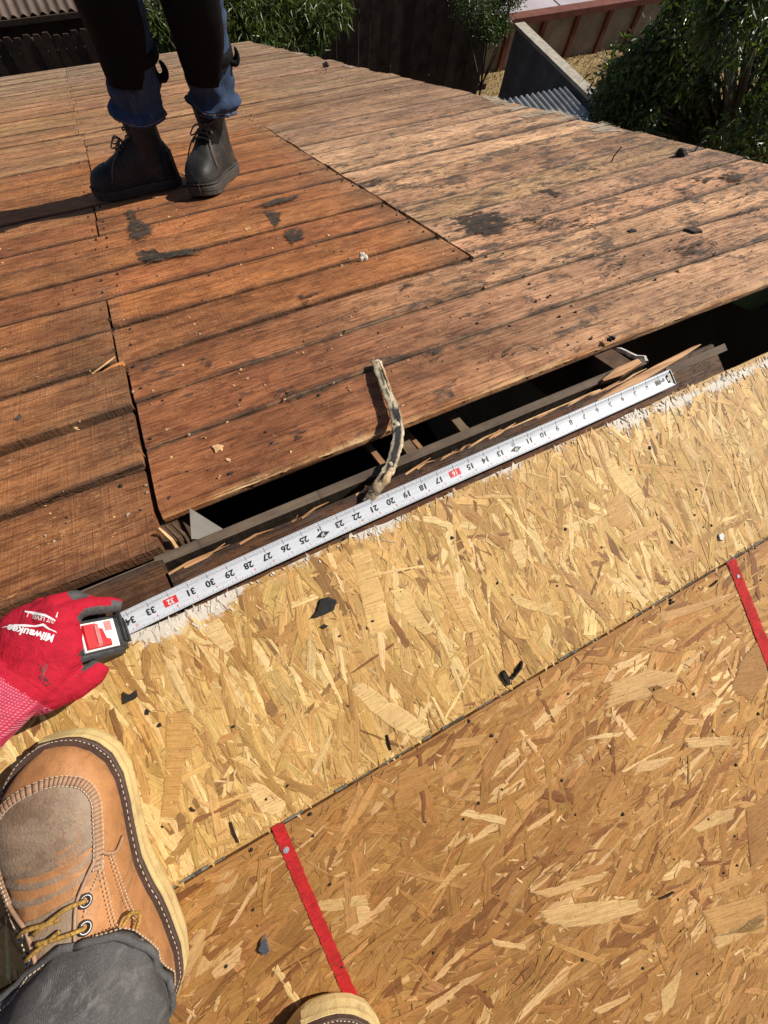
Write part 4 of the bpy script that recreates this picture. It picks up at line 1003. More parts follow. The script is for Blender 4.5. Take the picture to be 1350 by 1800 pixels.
chip_near('foil_scrap','tiny crumpled shiny foil scrap on the orange board near the trouser leg',[(454,1667),(461,1645),(468,1643),(471,1658),(475,1668),(466,1676),(458,1672)],M['steel'],.004,'foil scrap')
chip_near('sealant_flake','round white blob of sealant on the pale board at far right',[(1262,940),(1267,936),(1273,940),(1271,950),(1264,949)],M['white_foam'],.002)

# small torn fibres along the broken edges
for i in range(26):
    x=random.uniform(.2,1.15); s0=E0(x)+.002; L=random.uniform(.012,.05); q=[farw(x,s0,-.009),farw(x+L*.5,s0-random.uniform(.001,.004),-.008),farw(x+L,s0-random.uniform(.000,.006),-.0075+random.uniform(0,.003))]
    o=splinter('torn_fibre',None,q,[.0025,.002,.0004],.0012,random.choice([M['cream_wood'],M['torn']])); o.parent=far; o.matrix_parent_inverse=Matrix.Rotation(PITCH,4,'X')
for i in range(30):
    x=random.uniform(.1,.98); t0=.0285; L=random.uniform(.01,.06); q=[nearw(x,t0-.002,-.003),nearw(x+L*.5,t0+random.uniform(-.001,.003),-.002),nearw(x+L,t0+random.uniform(-.002,.006),-.001+random.uniform(0,.004))]
    o=splinter('torn_fibre',None,q,[.003,.0026,.0005],.0016,random.choice([M['cream_wood'],M['torn'],M['torn']])); o.parent=near; o.matrix_parent_inverse=Matrix.Rotation(-PITCH,4,'X')

# ================================================================== PEOPLE
def leather(name,c1,c2,dirt,stain=.5,rough=.6,bump=.35):
    t=NT(name); o=t.obj(); a=t.noise(o,16,7,.7,.6); b=t.noise(t.mapv(o,(26,26,26),loc=(4,1,2)),1,7,.75,1.0); g=t.noise(o,420,4,.6); w=t.noise(t.mapv(o,(120,40,60)),1,4,.6,1.5)
    c=t.mix(t.ramp(a,.35,.68),c1,c2); c=t.mix(t.math('MULTIPLY',t.ramp(b,.52,.70),stain),c,dirt); c=t.mix(t.math('MULTIPLY',t.ramp(w,.60,.66),.35),c,t.mix(1,c,(.45,.4,.38),'MULTIPLY'))
    dk=t.noise(t.mapv(o,(13,13,13),loc=(9,2,7)),1,6,.7,.4); c=t.mix(t.math('MULTIPLY',t.ramp(dk,.54,.62),stain*.75),c,t.mix(1,c,(.48,.40,.36),'MULTIPLY')); ds=t.noise(o,260,4,.75); c=t.mix(t.math('MULTIPLY',t.ramp(ds,.56,.70),.28),c,dirt)
    return t.done(c,rough,t.bump(t.math('ADD',g,t.math('ADD',t.math('MULTIPLY',w,1.0),t.math('MULTIPLY',a,1.5))),bump,.0016),.35)
M['tan']=leather('tan_oiled_leather',(.45,.215,.088),(.31,.142,.056),(.17,.095,.05),.7)
M['apron']=leather('scuffed_grey_tan_leather',(.30,.215,.15),(.20,.14,.095),(.36,.165,.07),.6,.6,.6)
M['tan_dark']=leather('worn_tan_strap',(.38,.235,.145),(.28,.165,.10),(.20,.12,.07),.5)
M['black_leather']=leather('dusty_black_leather',(.026,.024,.022),(.012,.011,.011),(.10,.085,.07),.6,.5,.5)
M['cream_sole']=leather('cream_wedge_sole',(.60,.47,.22),(.48,.36,.17),(.34,.24,.13),.45,.6)
M['welt']=leather('dark_brown_welt',(.085,.050,.038),(.055,.033,.026),(.13,.09,.06),.3)
M['black_sole']=leather('dusty_black_sole',(.055,.048,.042),(.035,.03,.027),(.13,.10,.075),.5,.8)
M['thread']=simple('pale_thread',(.50,.41,.31),.8,.2,300)
M['dark_thread']=simple('dark_thread',(.05,.03,.02),.8,.2,300)
M['lace']=simple('yellow_brown_lace',(.42,.25,.055),.7,.4,500,.6,.0008,col2=(.16,.09,.025))
M['grey_lace']=simple('grey_brown_lace',(.15,.115,.085),.8,.3,500,.5)
M['eyelet']=simple('eyelet_metal',(.12,.12,.125),.35,.3,200,.1,.0004,.5,.8)
def denim(name,c1,c2,c3,sc=900):
    t=NT(name); o=t.obj(); uvv=o; a=t.noise(o,9,5,.6,.6); b=t.noise(t.mapv(o,(60,60,14)),1,5,.65,.8)
    wv=t.n('TexWave',wave_type='BANDS',bands_direction='DIAGONAL'); t.l(o,wv.inputs[0]); wv.inputs['Scale'].default_value=sc; wv.inputs['Distortion'].default_value=4; wv.inputs['Detail'].default_value=3
    f=t.noise(o,700,3,.7); c=t.mix(t.ramp(a,.35,.7),c1,c2); c=t.mix(t.math('MULTIPLY',t.ramp(b,.5,.72),.5),c,c3); c=t.mix(t.math('MULTIPLY',t.ramp(f,.5,.7),.35),c,c3)
    c=t.mix(t.math('MULTIPLY',wv.outputs[0],.22),c,t.mix(1,c,(.5,.5,.52),'MULTIPLY'))
    return t.done(c,.9,t.bump(t.math('ADD',t.math('MULTIPLY',wv.outputs[0],.6),t.math('ADD',f,b)),.5,.0012),.2)
M['grey_denim']=denim('washed_grey_denim',(.135,.130,.130),(.070,.068,.070),(.25,.24,.23))
M['blue_denim']=denim('dark_blue_denim',(.040,.068,.135),(.020,.033,.068),(.10,.15,.25),300)
M['shirt']=denim('faded_work_shirt',(.16,.17,.19),(.11,.12,.13),(.2,.2,.2),300)
M['skin']=simple('skin',(.50,.29,.19),.55,.15,30,.1)
M['hair']=simple('dark_hair',(.025,.018,.014),.6,.3,200,.5)
M['pad']=simple('black_knee_pad',(.0045,.0045,.005),.8,.3,120,.5,spec=.15)

UW=[(0,.004),(.03,.020),(.08,.031),(.16,.0365),(.28,.0375),(.40,.0365),(.50,.0385),(.60,.0445),(.70,.0500),(.79,.0520),(.87,.0480),(.93,.0385),(.97,.0265),(.99,.0150),(1.0,.004)]
UH=[(0,.060),(.05,.085),(.15,.100),(.30,.108),(.42,.104),(.50,.092),(.58,.078),(.66,.066),(.74,.058),(.82,.052),(.89,.044),(.94,.034),(.975,.020),(1.0,.004)]
def ip(tab,u): return float(np.interp(u,[a for a,_ in tab],[b for _,b in tab]))
class Boot:
    def __init__(s,L,side,ws=1.0,hs=1.0): s.L=L; s.k=L/.305; s.side=side; s.ws=ws; s.hs=hs
    def cx(s,u): return s.side*.008*math.sin(math.pi*min(1,max(0,(u-.35)/.65)))*s.k      # the foot curves inwards a little
    def w(s,u): return ip(UW,u)*s.k*s.ws
    def H(s,u): return ip(UH,u)*s.k*s.hs
    def z0(s,u): return (.030+.006*max(0,(u-.75)/.25)**2)*s.k
    def vamp(s,u,a,off=0.0):
        th=a*math.pi/2; w=max(.0006,s.w(u)-.0045*s.k); y=w*math.copysign(abs(math.sin(th))**.82,th); z=s.z0(u)+.003+s.H(u)*max(0,math.cos(th))**.62
        p=Vector((u*s.L*.985,s.cx(u)+y,z))
        if off:
            e=.01; pu=s.vamp(min(1,u+e),a)-s.vamp(max(0,u-e),a); pa=s.vamp(u,min(1,a+e))-s.vamp(u,max(-1,a-e))
            nrm=pu.cross(pa); 
            if nrm.length>1e-9: p=p+nrm.normalized()*off
        return p
    def outline(s,grow,n=56):
        pts=[]; 
        us=[.5-.5*math.cos(math.pi*i/n) for i in range(n+1)]
        for u in us: pts.append((u*s.L+(grow if u==1 else (-grow if u==0 else 0)), s.cx(u)+s.w(u)+grow,u))
        for u in us[::-1][1:-1]: pts.append((u*s.L,s.cx(u)-s.w(u)-grow,u))
        return pts
def make_boot(person,mw,L,side,tan,ws=1.0,hs=1.0,shaft=.09):
    b=Boot(L,side,ws,hs); k=b.k; inv=person.matrix_world.inverted() if False else Matrix.Translation(-Vector(person.location))
    root=MB()
    nu=34; na=22
    us=[.5-.5*math.cos(math.pi*i/nu) for i in range(nu+1)]
    vs=[];fs=[]
    for u in us:
        for j in range(na+1): 
            p=b.vamp(u,-1+2*j/na)
            c=.0012*k*mnoise.noise(p*70+Vector((side*5,tan*3,0)))+ (.0016*k*math.sin(u*150+3*mnoise.noise(p*30)) if .56<u<.72 and abs(-1+2*j/na)<.6 else 0)*.6
            vs.append(p+Vector((0,0,c)))
    for i in range(nu):
        for j in range(na): fs.append((i*(na+1)+j,(i+1)*(na+1)+j,(i+1)*(na+1)+j+1,i*(na+1)+j+1))
    root.add(vs,fs)
    # ankle shaft with its open padded collar
    top=.10+shaft; rings=[]
    for i in range(9):
        f=i/8; z=(.045+(top-.045)*f)*k; rx=(.056-.006*min(1,f*1.6)+.004*f)*k; ry=(.026+.018*f)*k if tan else (.036+.012*f)*k; cx=(.225-.01*f)*b.L
        rings.append([(cx+rx*math.cos(2*math.pi*q/20)*(1.0 if math.cos(2*math.pi*q/20)>0 else .95),ry*math.sin(2*math.pi*q/20),z+.004*k*math.cos(2*math.pi*q/20)*f) for q in range(20)])
    cx=.215*b.L; rings.append([(cx+(x-cx)*.86,y*.86,z-.002) for x,y,z in rings[-1]]); rings.append([(cx+(x-cx)*.84,y*.84,z-.03*k) for x,y,z in rings[-1]])
    vs=[p for r in rings for p in r]; fs=[]
    for i in range(len(rings)-1):
        for q in range(20): fs.append((i*20+q,i*20+(q+1)%20,(i+1)*20+(q+1)%20,(i+1)*20+q))
    root.add(vs,fs)
    up=mesh_obj('boot',root.v,root.f,M['tan'] if tan else M['black_leather'],person,smooth=True); up.matrix_local=inv@mw
    # sole in three layers, welt and stitches
    def layer(name,levels,mat,nm=56):
        pts=b.outline(0,nm); n=len(pts); m=MB(); vs=[]
        c0=Vector((.5*b.L,0))
        for (z,g) in levels:
            o=b.outline(g*k,nm)
            for x,y,u in o:
                spr=.010*k*max(0,(u-.78)/.22)**2*(1 if z<.02 else .6); arch=0
                vs.append((x,y,z*k+spr+(.002*k*math.sin(u*60) if False else 0)))
        fs=[]
        for i in range(len(levels)-1):
            for j in range(n): fs.append((i*n+j,(i+1)*n+j,(i+1)*n+(j+1)%n,i*n+(j+1)%n))
        fs.append(tuple(range(n))); t0=(len(levels)-1)*n; fs.append(tuple(t0+n-1-j for j in range(n)))
        fs=[tuple(reversed(f)) for f in fs] 
        return mesh_obj(name,vs,fs,mat,up,smooth=False)
    if tan:
        layer('sole',[(0,-.003),(.003,.0015),(.010,.0035),(.018,.0030),(.024,.0040),(.028,.0030),(.0285,.001)],M['cream_sole'])
        layer('midsole',[(.0284,.001),(.0288,.0022),(.0310,.0022),(.0314,.001)],M['welt'])
    else:
        layer('sole',[(0,-.003),(.003,.0005),(.011,.0012),(.0112,.0002),(.013,.0002),(.0132,.0018),(.024,.0022),(.0285,.001)],M['black_sole'])
    layer('welt',[(.0312,-.001),(.0316,.0028),(.0340,.0030),(.0348,.0018),(.035,-.008)],M['welt'] if tan else M['black_sole'])
    st=MB(); o=b.outline(0.0003*k,130); 
    for i in range(0,len(o)-1,2):
        (x,y,u),(x2,y2,u2)=o[i],o[i+1]
        if u<.03: continue
        sp_=.010*k*max(0,(u-.78)/.22)**2*.6
        st.tube([(x,y,.0352*k+sp_),(x2,y2,.0352*k+sp_)],.00048*k,5)
    st.build('stitch',M['thread'] if tan else M['dark_thread'],up)['kind']='stuff'
    if tan:
        # moc toe : smooth scuffed apron, gathered ribbon seam with ladder creases and two rows of thread
        def path(f):       # f 0..1 round the U
            g=(f-.5)*2; q=min(1,abs(g)/.5); ph=q*math.pi/2; a=math.copysign(.62*math.sin(ph)-.10*max(0,(abs(g)-.5)/.5),g); u=.805+.115*math.cos(ph)**.9-.185*max(0,(abs(g)-.5)/.5); return u,a
        ap=MB(); nn=80; rowsv=[]
        for i in range(nn+1):
            u,a=path(i/nn); rowsv.append((u,a))
        vs=[];fs=[]; K=12
        for i in range(nn//2+1):
            (u1,a1),(u2,a2)=rowsv[i],rowsv[nn-i]
            for j in range(K+1):
                f=j/K; aa=a1+(a2-a1)*f; p=b.vamp(u1,aa,.0016*k); p.z+=.0012*k*mnoise.noise(p*60)-.0026*k*max(0,min(1,(.80-u1)/.12))*abs(math.sin(u1*88+2.5*mnoise.noise(p*26)))**3; vs.append(p)
        for i in range(nn//2):
            for j in range(K): fs.append((i*(K+1)+j,i*(K+1)+j+1,(i+1)*(K+1)+j+1,(i+1)*(K+1)+j))
        ap.add(vs,fs); ap.build('toe_apron',M['apron'],up,smooth=True)
        rb=MB(); th=MB(); n=64; wr=.0042*k
        P=[path(i/n) for i in range(n+1)]
        C=[b.vamp(u,a,.0022*k) for u,a in P]; Nn=[(b.vamp(u,a,.004)-b.vamp(u,a)).normalized() for u,a in P]
        for i in range(n):
            t=(C[i+1]-C[i]).normalized()
            for q in range(1):
                f0,f1=.06,.94; A=C[i].lerp(C[i+1],f0);B=C[i].lerp(C[i+1],f1); s0=t.cross(Nn[i]).normalized()*wr; h0=Nn[i]*.0012*k; h1=Nn[i]*.0030*k
                M_=(A+B)/2
                v=[A-s0-h0,A+s0-h0,B+s0-h0,B-s0-h0,A-s0*.7+h1*.6,A+s0*.7+h1*.6,B+s0*.7+h1*.6,B-s0*.7+h1*.6,M_-s0*.6+h1,M_+s0*.6+h1]
                rb.add(v,[(4,8,9,5),(8,7,6,9),(0,4,5,1),(3,2,6,7),(0,3,7,8,4),(1,5,9,6,2)])
                for sg in (-1,1): th.tube([A.lerp(B,.15)+s0*sg*.98+h1*.42,A.lerp(B,.8)+s0*sg*.98+h1*.42],.00052*k,5)
        rb.build('moc_seam',M['tan_dark'],up,smooth=True)['kind']='stuff'; th.build('moc_stitch',M['thread'],up)['kind']='stuff'
        # quarters : lifted front edges, double rows of thread, eyelets and laces
        for sg in (-1,1):
            ed=[(.635,.92),(.620,.80),(.640,.66),(.660,.56),(.640,.45),(.612,.34),(.575,.245),(.50,.20),(.44,.19),(.36,.18)]
            ed=[(u,a*sg) for u,a in ed]; q=MB(); vs=[];fs=[]; K=10
            for i,(u,a) in enumerate(ed):
                for j in range(K+1):
                    f=j/K; uu=u*(1-f)+.30*f if i<6 else u; aa=a*(1-f)+(sg*.95)*f if i>=6 else a*(1-f)+(sg*.95)*f
                    vs.append(b.vamp(uu,aa,(.0035 if j==0 else .0034)*k))
            for i in range(len(ed)-1):
                for j in range(K): 
                    fc=(i*(K+1)+j,i*(K+1)+j+1,(i+1)*(K+1)+j+1,(i+1)*(K+1)+j); fs.append(fc if sg<0 else tuple(reversed(fc)))
            pass
            e=MB(); e.tube(dense([b.vamp(u,a,.0030*k) for u,a in ed],4),.0016*k,6); e.build('quarter_edge',M['tan_dark'],up,smooth=True)
            s_=MB()
            def thread(pts,off=.0042):
                d=dense([b.vamp(u,a*sg,off*k) for u,a in pts],14)
                for i in range(0,len(d)-1,2): s_.tube([d[i],d[i+1]],.0005*k,5)
            thread([(.628,.60),(.605,.50),(.565,.36),(.49,.28),(.42,.265)])
            for c in (.52,.56): thread([(.640,c),(.55,c+.05),(.47,c+.08),(.40,c+.10)])
            for c in (.74,.775): thread([(.630,c-.06),(.54,c+.02),(.46,c+.06),(.38,c+.08)])
            s_.build('stitch',M['thread'],up)['kind']='stuff'
            for ue,ae in ((.575,.35),(.520,.32),(.465,.30),(.41,.29)):
                c=b.vamp(ue,ae*sg,.0042*k); nr=(b.vamp(ue,ae*sg,.01)-b.vamp(ue,ae*sg)).normalized(); m=MB()
                a1=nr.orthogonal().normalized(); a2=nr.cross(a1); m.tube([c+(a1*math.cos(t)+a2*math.sin(t))*.0042*k for t in np.linspace(0,2*math.pi,17)],.0016*k,6); m.build('eyelet',M['eyelet'],up,smooth=True)
        tg=MB(); vs=[];fs=[]
        for i in range(10):
            u=.60-.03*i
            for j in range(7): vs.append(b.vamp(u,-.26+.52*j/6,.0018*k))
        for i in range(9):
            for j in range(6): fs.append((i*7+j,i*7+j+1,(i+1)*7+j+1,(i+1)*7+j))
        tg.add(vs,fs); tg.build('tongue',M['apron'],up,smooth=True)
        lc=MB()
        es=[(.575,.35),(.520,.32),(.465,.30),(.41,.29)]
        for i,(u,a) in enumerate(es):
            for sg in (-1,1):
                u2,a2=(u+.03,0) if True else (u,a)
                A=b.vamp(u,a*sg,.005*k); mid=b.vamp(u+.012,a*sg*.45,.0085*k); B=b.vamp(min(.57,u+.028),-a*sg*.30,.0075*k)
                lc.tube(dense([A,mid,B],6),.0018*k,7)
        A=[b.vamp(.44,.62*-side,.008*k)+Vector((0,0,.004)),b.vamp(.455,.70*-side,.012*k),b.vamp(.425,.80*-side,.012*k),b.vamp(.40,.74*-side,.010*k),b.vamp(.41,.62*-side,.010*k)]
        lc.tube(dense(A,6),.0018*k,7); lc.build('lace',M['lace'],up,smooth=True)
    else:
        lc=MB()
        for i in range(6):
            z=(.085+.021*i); f=i/5; u=.56-.045*i if i<3 else .445-.004*(i-3)
            if i<3: A=[b.vamp(u,a_,.005*k) for a_ in (-.36,-.12,.12,.36)]
            else:
                xx=.222*b.L+.054*k; A=[Vector((xx-.010*k,-.026*k,z*k)),Vector((xx+.003*k,-.010*k,(z+.004)*k)),Vector((xx+.003*k,.010*k,z*k)),Vector((xx-.010*k,.026*k,(z+.006)*k))]
            lc.tube(dense(A,4),.0024*k,6)
            for q in (0,3):
                ey=MB(); ey.ball(A[q],.0038*k,0,7,5); ey.build('eyelet',M['eyelet'],up,smooth=True)
        c=b.vamp(.46,.1,.01*k)
        for sg in (-1,1):
            lc.tube(dense([c,c+Vector((.018,.020*sg,.006))*k,c+Vector((.035,.036*sg,-.012))*k,c+Vector((.022,.028*sg,-.014))*k,c+Vector((.004,.008*sg,.0))*k],6),.0022*k,6)
            lc.tube(dense([c,b.vamp(.55,.35*sg,.008*k),b.vamp(.66,.55*sg,.006*k),b.vamp(.72,.85*sg,.006*k)],6),.0022*k,6)
        lc.build('lace',M['grey_lace'],up,smooth=True)
        cp=MB(); vs=[];fs=[]
        us_=[.76+.235*i/8 for i in range(9)]
        for u in us_:
            for j in range(15): vs.append(b.vamp(u,-.97+1.94*j/14,.0016*k))
        for i in range(8):
            for j in range(14): fs.append((i*15+j,(i+1)*15+j,(i+1)*15+j+1,i*15+j+1))
        cp.add(vs,fs); cp.build('toe_cap',M['black_leather'],up,smooth=True)
        cl=MB(); cl.tube([(x+.27*b.L-.27*b.L,y,z) for x,y,z in rings[8]+[rings[8][0]]],.0055*k,7); cl.build('collar',M['black_leather'],up,smooth=True)
    return up
def slope_frame(slope, toe, heel, h):
    """matrix that stands a boot on a roof slope, heel to toe given on the slope"""
    W=farw if slope=='far' else nearw
    a=W(*heel,h); b=W(*toe,h); f=(b-a).normalized(); n=Vector((0,SP,CP)) if slope=='far' else Vector((0,-SP,CP)); l=n.cross(f)
    return Matrix.Translation(a)@Matrix((f,l,n)).transposed().to_4x4(), (b-a).length

def cloth_tube(name,path,radii,mat,parent,folds=.004,n=40,k=8,sq=None,seed=1,hem=True,inner=True,freq=26):
    P=dense([Vector(p) for p in path],k); R_=np.interp(np.linspace(0,1,len(P)),np.linspace(0,1,len(radii)),radii)
    m=MB(); m.tube(P,list(R_),n,cap=False,up=Vector((.3,1,.1)),squash=sq)
    rows=len(P); off=Vector(parent.location)
    for i in range(rows):
        for j in range(n):
            v=m.v[i*n+j]; d=(v-P[i]).normalized(); e=mnoise.noise(Vector((v.x*freq*.5,v.y*freq*.5,v.z*freq*1.7+seed*13)))+.6*mnoise.noise(v*freq*2+Vector((seed*3,0,0)))
            a=folds*e+folds*1.3*math.sin(v.z*95+3*mnoise.noise(v*14+Vector((seed,0,0))))*max(0,mnoise.noise(Vector((v.x*11,v.y*11,seed)))+.25)
            if hem and i<3: a+=.0025*(1-i/3)+.0015*math.sin(j*1.9)
            m.v[i*n+j]=v+d*a
    if inner:  # turn the hem inwards
        b=len(m.v); m.v+=[P[0]+(m.v[j]-P[0])*.93 for j in range(n)]; q=len(m.v); m.v+=[P[2]+(m.v[j]-P[0])*.90 for j in range(n)]
        for j in range(n):
            j2=(j+1)%n; m.f.append((j2,j,b+j,b+j2)); m.f.append((b+j2,b+j,q+j,q+j2)); m.m+=[0,0]
    hemr=[m.v[2*n+j] for j in range(n)]; hb0=[m.v[j] for j in range(n)]
    m.v=[v-off for v in m.v]
    o=m.build(name,mat,parent,smooth=True)
    if hem:      # rolled hem and its row of thread
        up_=(P[3]-P[0]).normalized(); h=MB(); loop=[q-off for q in hb0]+[hb0[0]-off]; h.tube(loop,.0030,7); h.build('hem',mat,o,smooth=True)
        st=MB()
        for j in range(0,n):
            a=hb0[j].lerp(hemr[j],.9); b=hb0[(j+1)%n].lerp(hemr[(j+1)%n],.9); c=(a-P[2]).normalized()*.0012
            for q in range(3): st.tube([a.lerp(b,q/3+.04)+c-off,a.lerp(b,q/3+.22)+c-off],.0006,5)
        st.build('hem_stitch',M['thread'],o)['kind']='stuff'
    return o

def head_shapes(m,c,fwd,r=.085):
    f=Vector(fwd).normalized(); up=Vector((0,0,1)); l=up.cross(f).normalized(); u=f.cross(l)
    c=Vector(c); m.ball(c+u*.02,(r*.95,r*.95,r*1.15),0,16,10); m.ball(c+f*.03-u*.045,(r*.66,r*.66,r*.7),0,12,8)
    m.tube([c+f*r*.92+u*.01,c+f*(r+.028)-u*.02],[.008,.015],8); m.tube([c+f*r*.86-u*.055+l*.02,c+f*r*.9-u*.055,c+f*r*.86-u*.055-l*.02],.008,8)
    for s in(-1,1): m.ball(c+l*s*r*.95-u*.005,(.014,.020,.028),0,8,6); m.ball(c+f*r*.86+l*s*.032+u*.022,.012,0,8,6)

# ---------------------------------------------------------------- worker standing on the planks
wx,wy=.45,1.60; wz0=farw(.45,1.69).z
worker=empty('person','standing person in dark jeans, black knee pads and black work boots on the planks','person',loc=(wx,wy,wz0))
Mt=Vector(worker.location)
mw,L=slope_frame('far',(.108,1.700),(.405,1.665),.0); make_boot(worker,mw,L*.985,1,False,1.02,1.12,.105)
mw,L=slope_frame('far',(.425,1.440),(.602,1.702),.0); make_boot(worker,mw,L*.985,-1,False,1.05,1.12,.105)
LL=[on_y(247,196,1.60),on_y(242,178,1.60),on_y(237,150,1.60),on_y(222,75,1.59),on_y(196,-10,1.58),on_y(150,-140,1.57),Vector((.36,1.60,.36))]
RL=[on_y(374,184,1.57),on_y(372,165,1.57),on_y(367,130,1.56),on_y(356,60,1.55),on_y(340,-15,1.54),on_y(318,-140,1.54),Vector((.54,1.62,.36))]
cloth_tube('trouser_leg',LL,[.072,.073,.070,.068,.071,.080,.095],M['blue_denim'],worker,.011,40,8,seed=2)
cloth_tube('trouser_leg',RL,[.074,.074,.066,.066,.071,.080,.095],M['blue_denim'],worker,.012,40,8,seed=5)
def kneepad(P,ztop,zbot,r,px_hook):
    m=MB(); 
    # curved shell that wraps the front of the leg
    rows=14; cols=14; vs=[]; fs=[]
    D=dense([Vector(p) for p in P],8)
    def axis(z):
        zs=[p.z for p in D]; return Vector((np.interp(z,zs,[p.x for p in D]),np.interp(z,zs,[p.y for p in D]),z))
    for lay in (0,.010):
        for i in range(rows+1):
            f=i/rows; z=zbot+(ztop-zbot)*f; c=axis(z); w=(.55+.45*math.sin(min(1,f*2.2)*math.pi/2))
            for j in range(cols+1):
                a=(-1+2*j/cols)*1.02*w-.64; rr=r+.019+.010*math.exp(-((f-.55)/.25)**2)*math.cos(a*.5)-lay+.002*mnoise.noise(Vector((a*2,z*20,1)))
                vs.append(c+Vector((math.sin(a+.12)*rr,-math.cos(a+.12)*rr*.95,0))-Mt)
    n=(rows+1)*(cols+1)
    for i in range(rows):
        for j in range(cols):
            q=(i*(cols+1)+j,i*(cols+1)+j+1,(i+1)*(cols+1)+j+1,(i+1)*(cols+1)+j); fs.append(q); fs.append(tuple(n+t for t in reversed(q)))
    for i in range(rows):
        a,b=i*(cols+1),(i+1)*(cols+1); fs.append((a,b,n+b,n+a)); a+=cols;b+=cols; fs.append((b,a,n+a,n+b))
    for j in range(cols): fs.append((j+1,j,n+j,n+j+1)); t=rows*(cols+1); fs.append((t+j,t+j+1,n+t+j+1,n+t+j))
    o=mesh_obj('knee_pad',vs,fs,M['pad'],worker,smooth=True)
    for zz in (zbot+.05,ztop-.05):
        s=MB(); c=axis(zz); s.tube([c+Vector((math.sin(t)*(r+.008),-math.cos(t)*(r+.008),0))-Mt for t in np.linspace(0,2*math.pi,22)],.014,6,squash=(1,.3),up=Vector((0,0,1))); s.build('strap',M['pad'],o,smooth=True)
    s=MB(); pts=[on_y(x,y,P[2].y-.02)-Mt for x,y in px_hook]; s.tube(dense(pts,5),[.004+.007*math.sin(math.pi*min(1,i/(5*(len(pts)-1))*1.0)) for i in range(5*(len(pts)-1)+1)],8,up=Vector((0,1,0)),squash=(1.4,.9)); s.build('strap_hook',M['pad'],o,smooth=True)
kneepad(LL,.07,on_y(234,128,1.6).z,.069,[(268,98),(270,118),(277,134),(287,137),(291,127),(285,113),(280,108)])
kneepad(RL,.07,on_y(366,124,1.57).z,.066,[(400,74),(402,98),(407,108),(414,108),(417,98),(413,84)])
bm_=MB()
bm_.tube([LL[1],LL[3],LL[4],Vector((.37,1.60,.30)),Vector((.40,1.63,.42))],[.04,.05,.055,.075,.09],12); bm_.tube([RL[1],RL[3],RL[4],Vector((.53,1.62,.30)),Vector((.50,1.63,.42))],[.04,.05,.055,.075,.09],12)
bm_.tube([Vector((.45,1.64,.36)),Vector((.45,1.64,.50)),Vector((.45,1.62,.72)),Vector((.45,1.60,.88)),Vector((.45,1.60,.95))],[.15,.15,.165,.16,.07],16,squash=(.72,1),up=Vector((0,1,0)))
for s_ in (-1,1):
    bm_.tube([Vector((.45+s_*.17,1.61,.87)),Vector((.45+s_*.23,1.62,.62)),Vector((.45+s_*.21,1.52,.40)),Vector((.45+s_*.20,1.48,.33))],[.062,.048,.038,.028],10)
    bm_.ball((.45+s_*.20,1.47,.29),(.022,.032,.045),0,10,8)
    for q in range(4): bm_.tube([Vector((.45+s_*.20,1.455+.016*q,.27)),Vector((.45+s_*.195,1.45+.017*q,.225)),Vector((.45+s_*.185,1.455+.017*q,.195-.006*(1.5-abs(q-1.5))))],[.010,.009,.008],6)
    bm_.tube([Vector((.45+s_*.195,1.45,.29)),Vector((.45+s_*.18,1.425,.255)),Vector((.45+s_*.175,1.42,.235))],[.012,.010,.008],6)
bm_.tube([Vector((.45,1.60,.93)),Vector((.45,1.59,1.03))],.055,12); head_shapes(bm_,(.45,1.575,1.10),(0,-1,-.35))
bm_.v=[v-Mt for v in bm_.v]
def wc(c,n):
    p=c+Mt
    if p.z<.42 and abs(p.x-.45)<.17: return 1
    if p.z<.37: return 2
    if p.z<.96: return 0
    return 3 if (p.z>1.13 or p.y>1.60) and p.z>1.03 else 2
blob(bm_,'body',[M['shirt'],M['blue_denim'],M['skin'],M['hair']],worker,.011,5,wc)

# ---------------------------------------------------------------- the person holding the tape
user=empty('person','person in grey jeans, tan moc-toe boots and a red work glove holding the tape','person',loc=(0,-.5,-.1))
Mu=Vector(user.location)
mwl,L=slope_frame('near',(-.054,-.086),(-.066,-.390),OT+.0012); make_boot(user,mwl,.305,1,True,1.06,.86,.06)
mwr,L=slope_frame('near',(.058,-.492),(.036,-.795),OT+.0012); make_boot(user,mwr,.305,-1,True,1.06,.86,.06)
def trousers(mw,knee,hip,seed,rad):
    h=mw@Vector((.088,.006,.104)); h2=mw@Vector((.080,.012,.146)); kn=Vector(knee); md=h2.lerp(kn,.5)+Vector((0,-.02,0))
    return cloth_tube('trouser_leg',[h,h2,md,kn,kn.lerp(Vector(hip),.5)+Vector((0,0,.02)),Vector(hip)],rad,M['grey_denim'],user,.008,44,9,seed=seed)
KL=(-.205,-.470,.330); KR=(.10,-.80,.34)
tl=trousers(mwl,KL,(-.07,-.98,.42),3,[.067,.067,.068,.074,.09,.112])
tr=trousers(mwr,KR,(.12,-1.08,.46),8,[.064,.067,.070,.075,.09,.112])
bm_=MB()
bm_.tube([mwl@Vector((.075,0,.09)),Vector(KL),Vector((-.06,-.98,.42)),Vector((-.02,-1.02,.45))],[.040,.052,.085,.10],12); bm_.tube([mwr@Vector((.075,0,.09)),Vector(KR),Vector((.11,-1.08,.46)),Vector((.06,-1.04,.47))],[.045,.055,.085,.10],12)
bm_.tube([Vector((.02,-1.05,.42)),Vector((.02,-1.0,.55)),Vector((.05,-.86,.76)),Vector((.08,-.74,.90)),Vector((.10,-.68,.95))],[.15,.15,.165,.165,.08],16,squash=(.75,1),up=Vector((0,1,-1)))
bm_.tube([Vector((-.10,-.72,.88)),Vector((-.33,-.46,.50)),Vector((-.20,-.15,.165)),Vector((-.10,-.068,.094))],[.062,.047,.036,.029],12)
bm_.tube([Vector((.26,-.74,.88)),Vector((.42,-.52,.62)),Vector((.36,-.30,.56))],[.062,.047,.03],12)
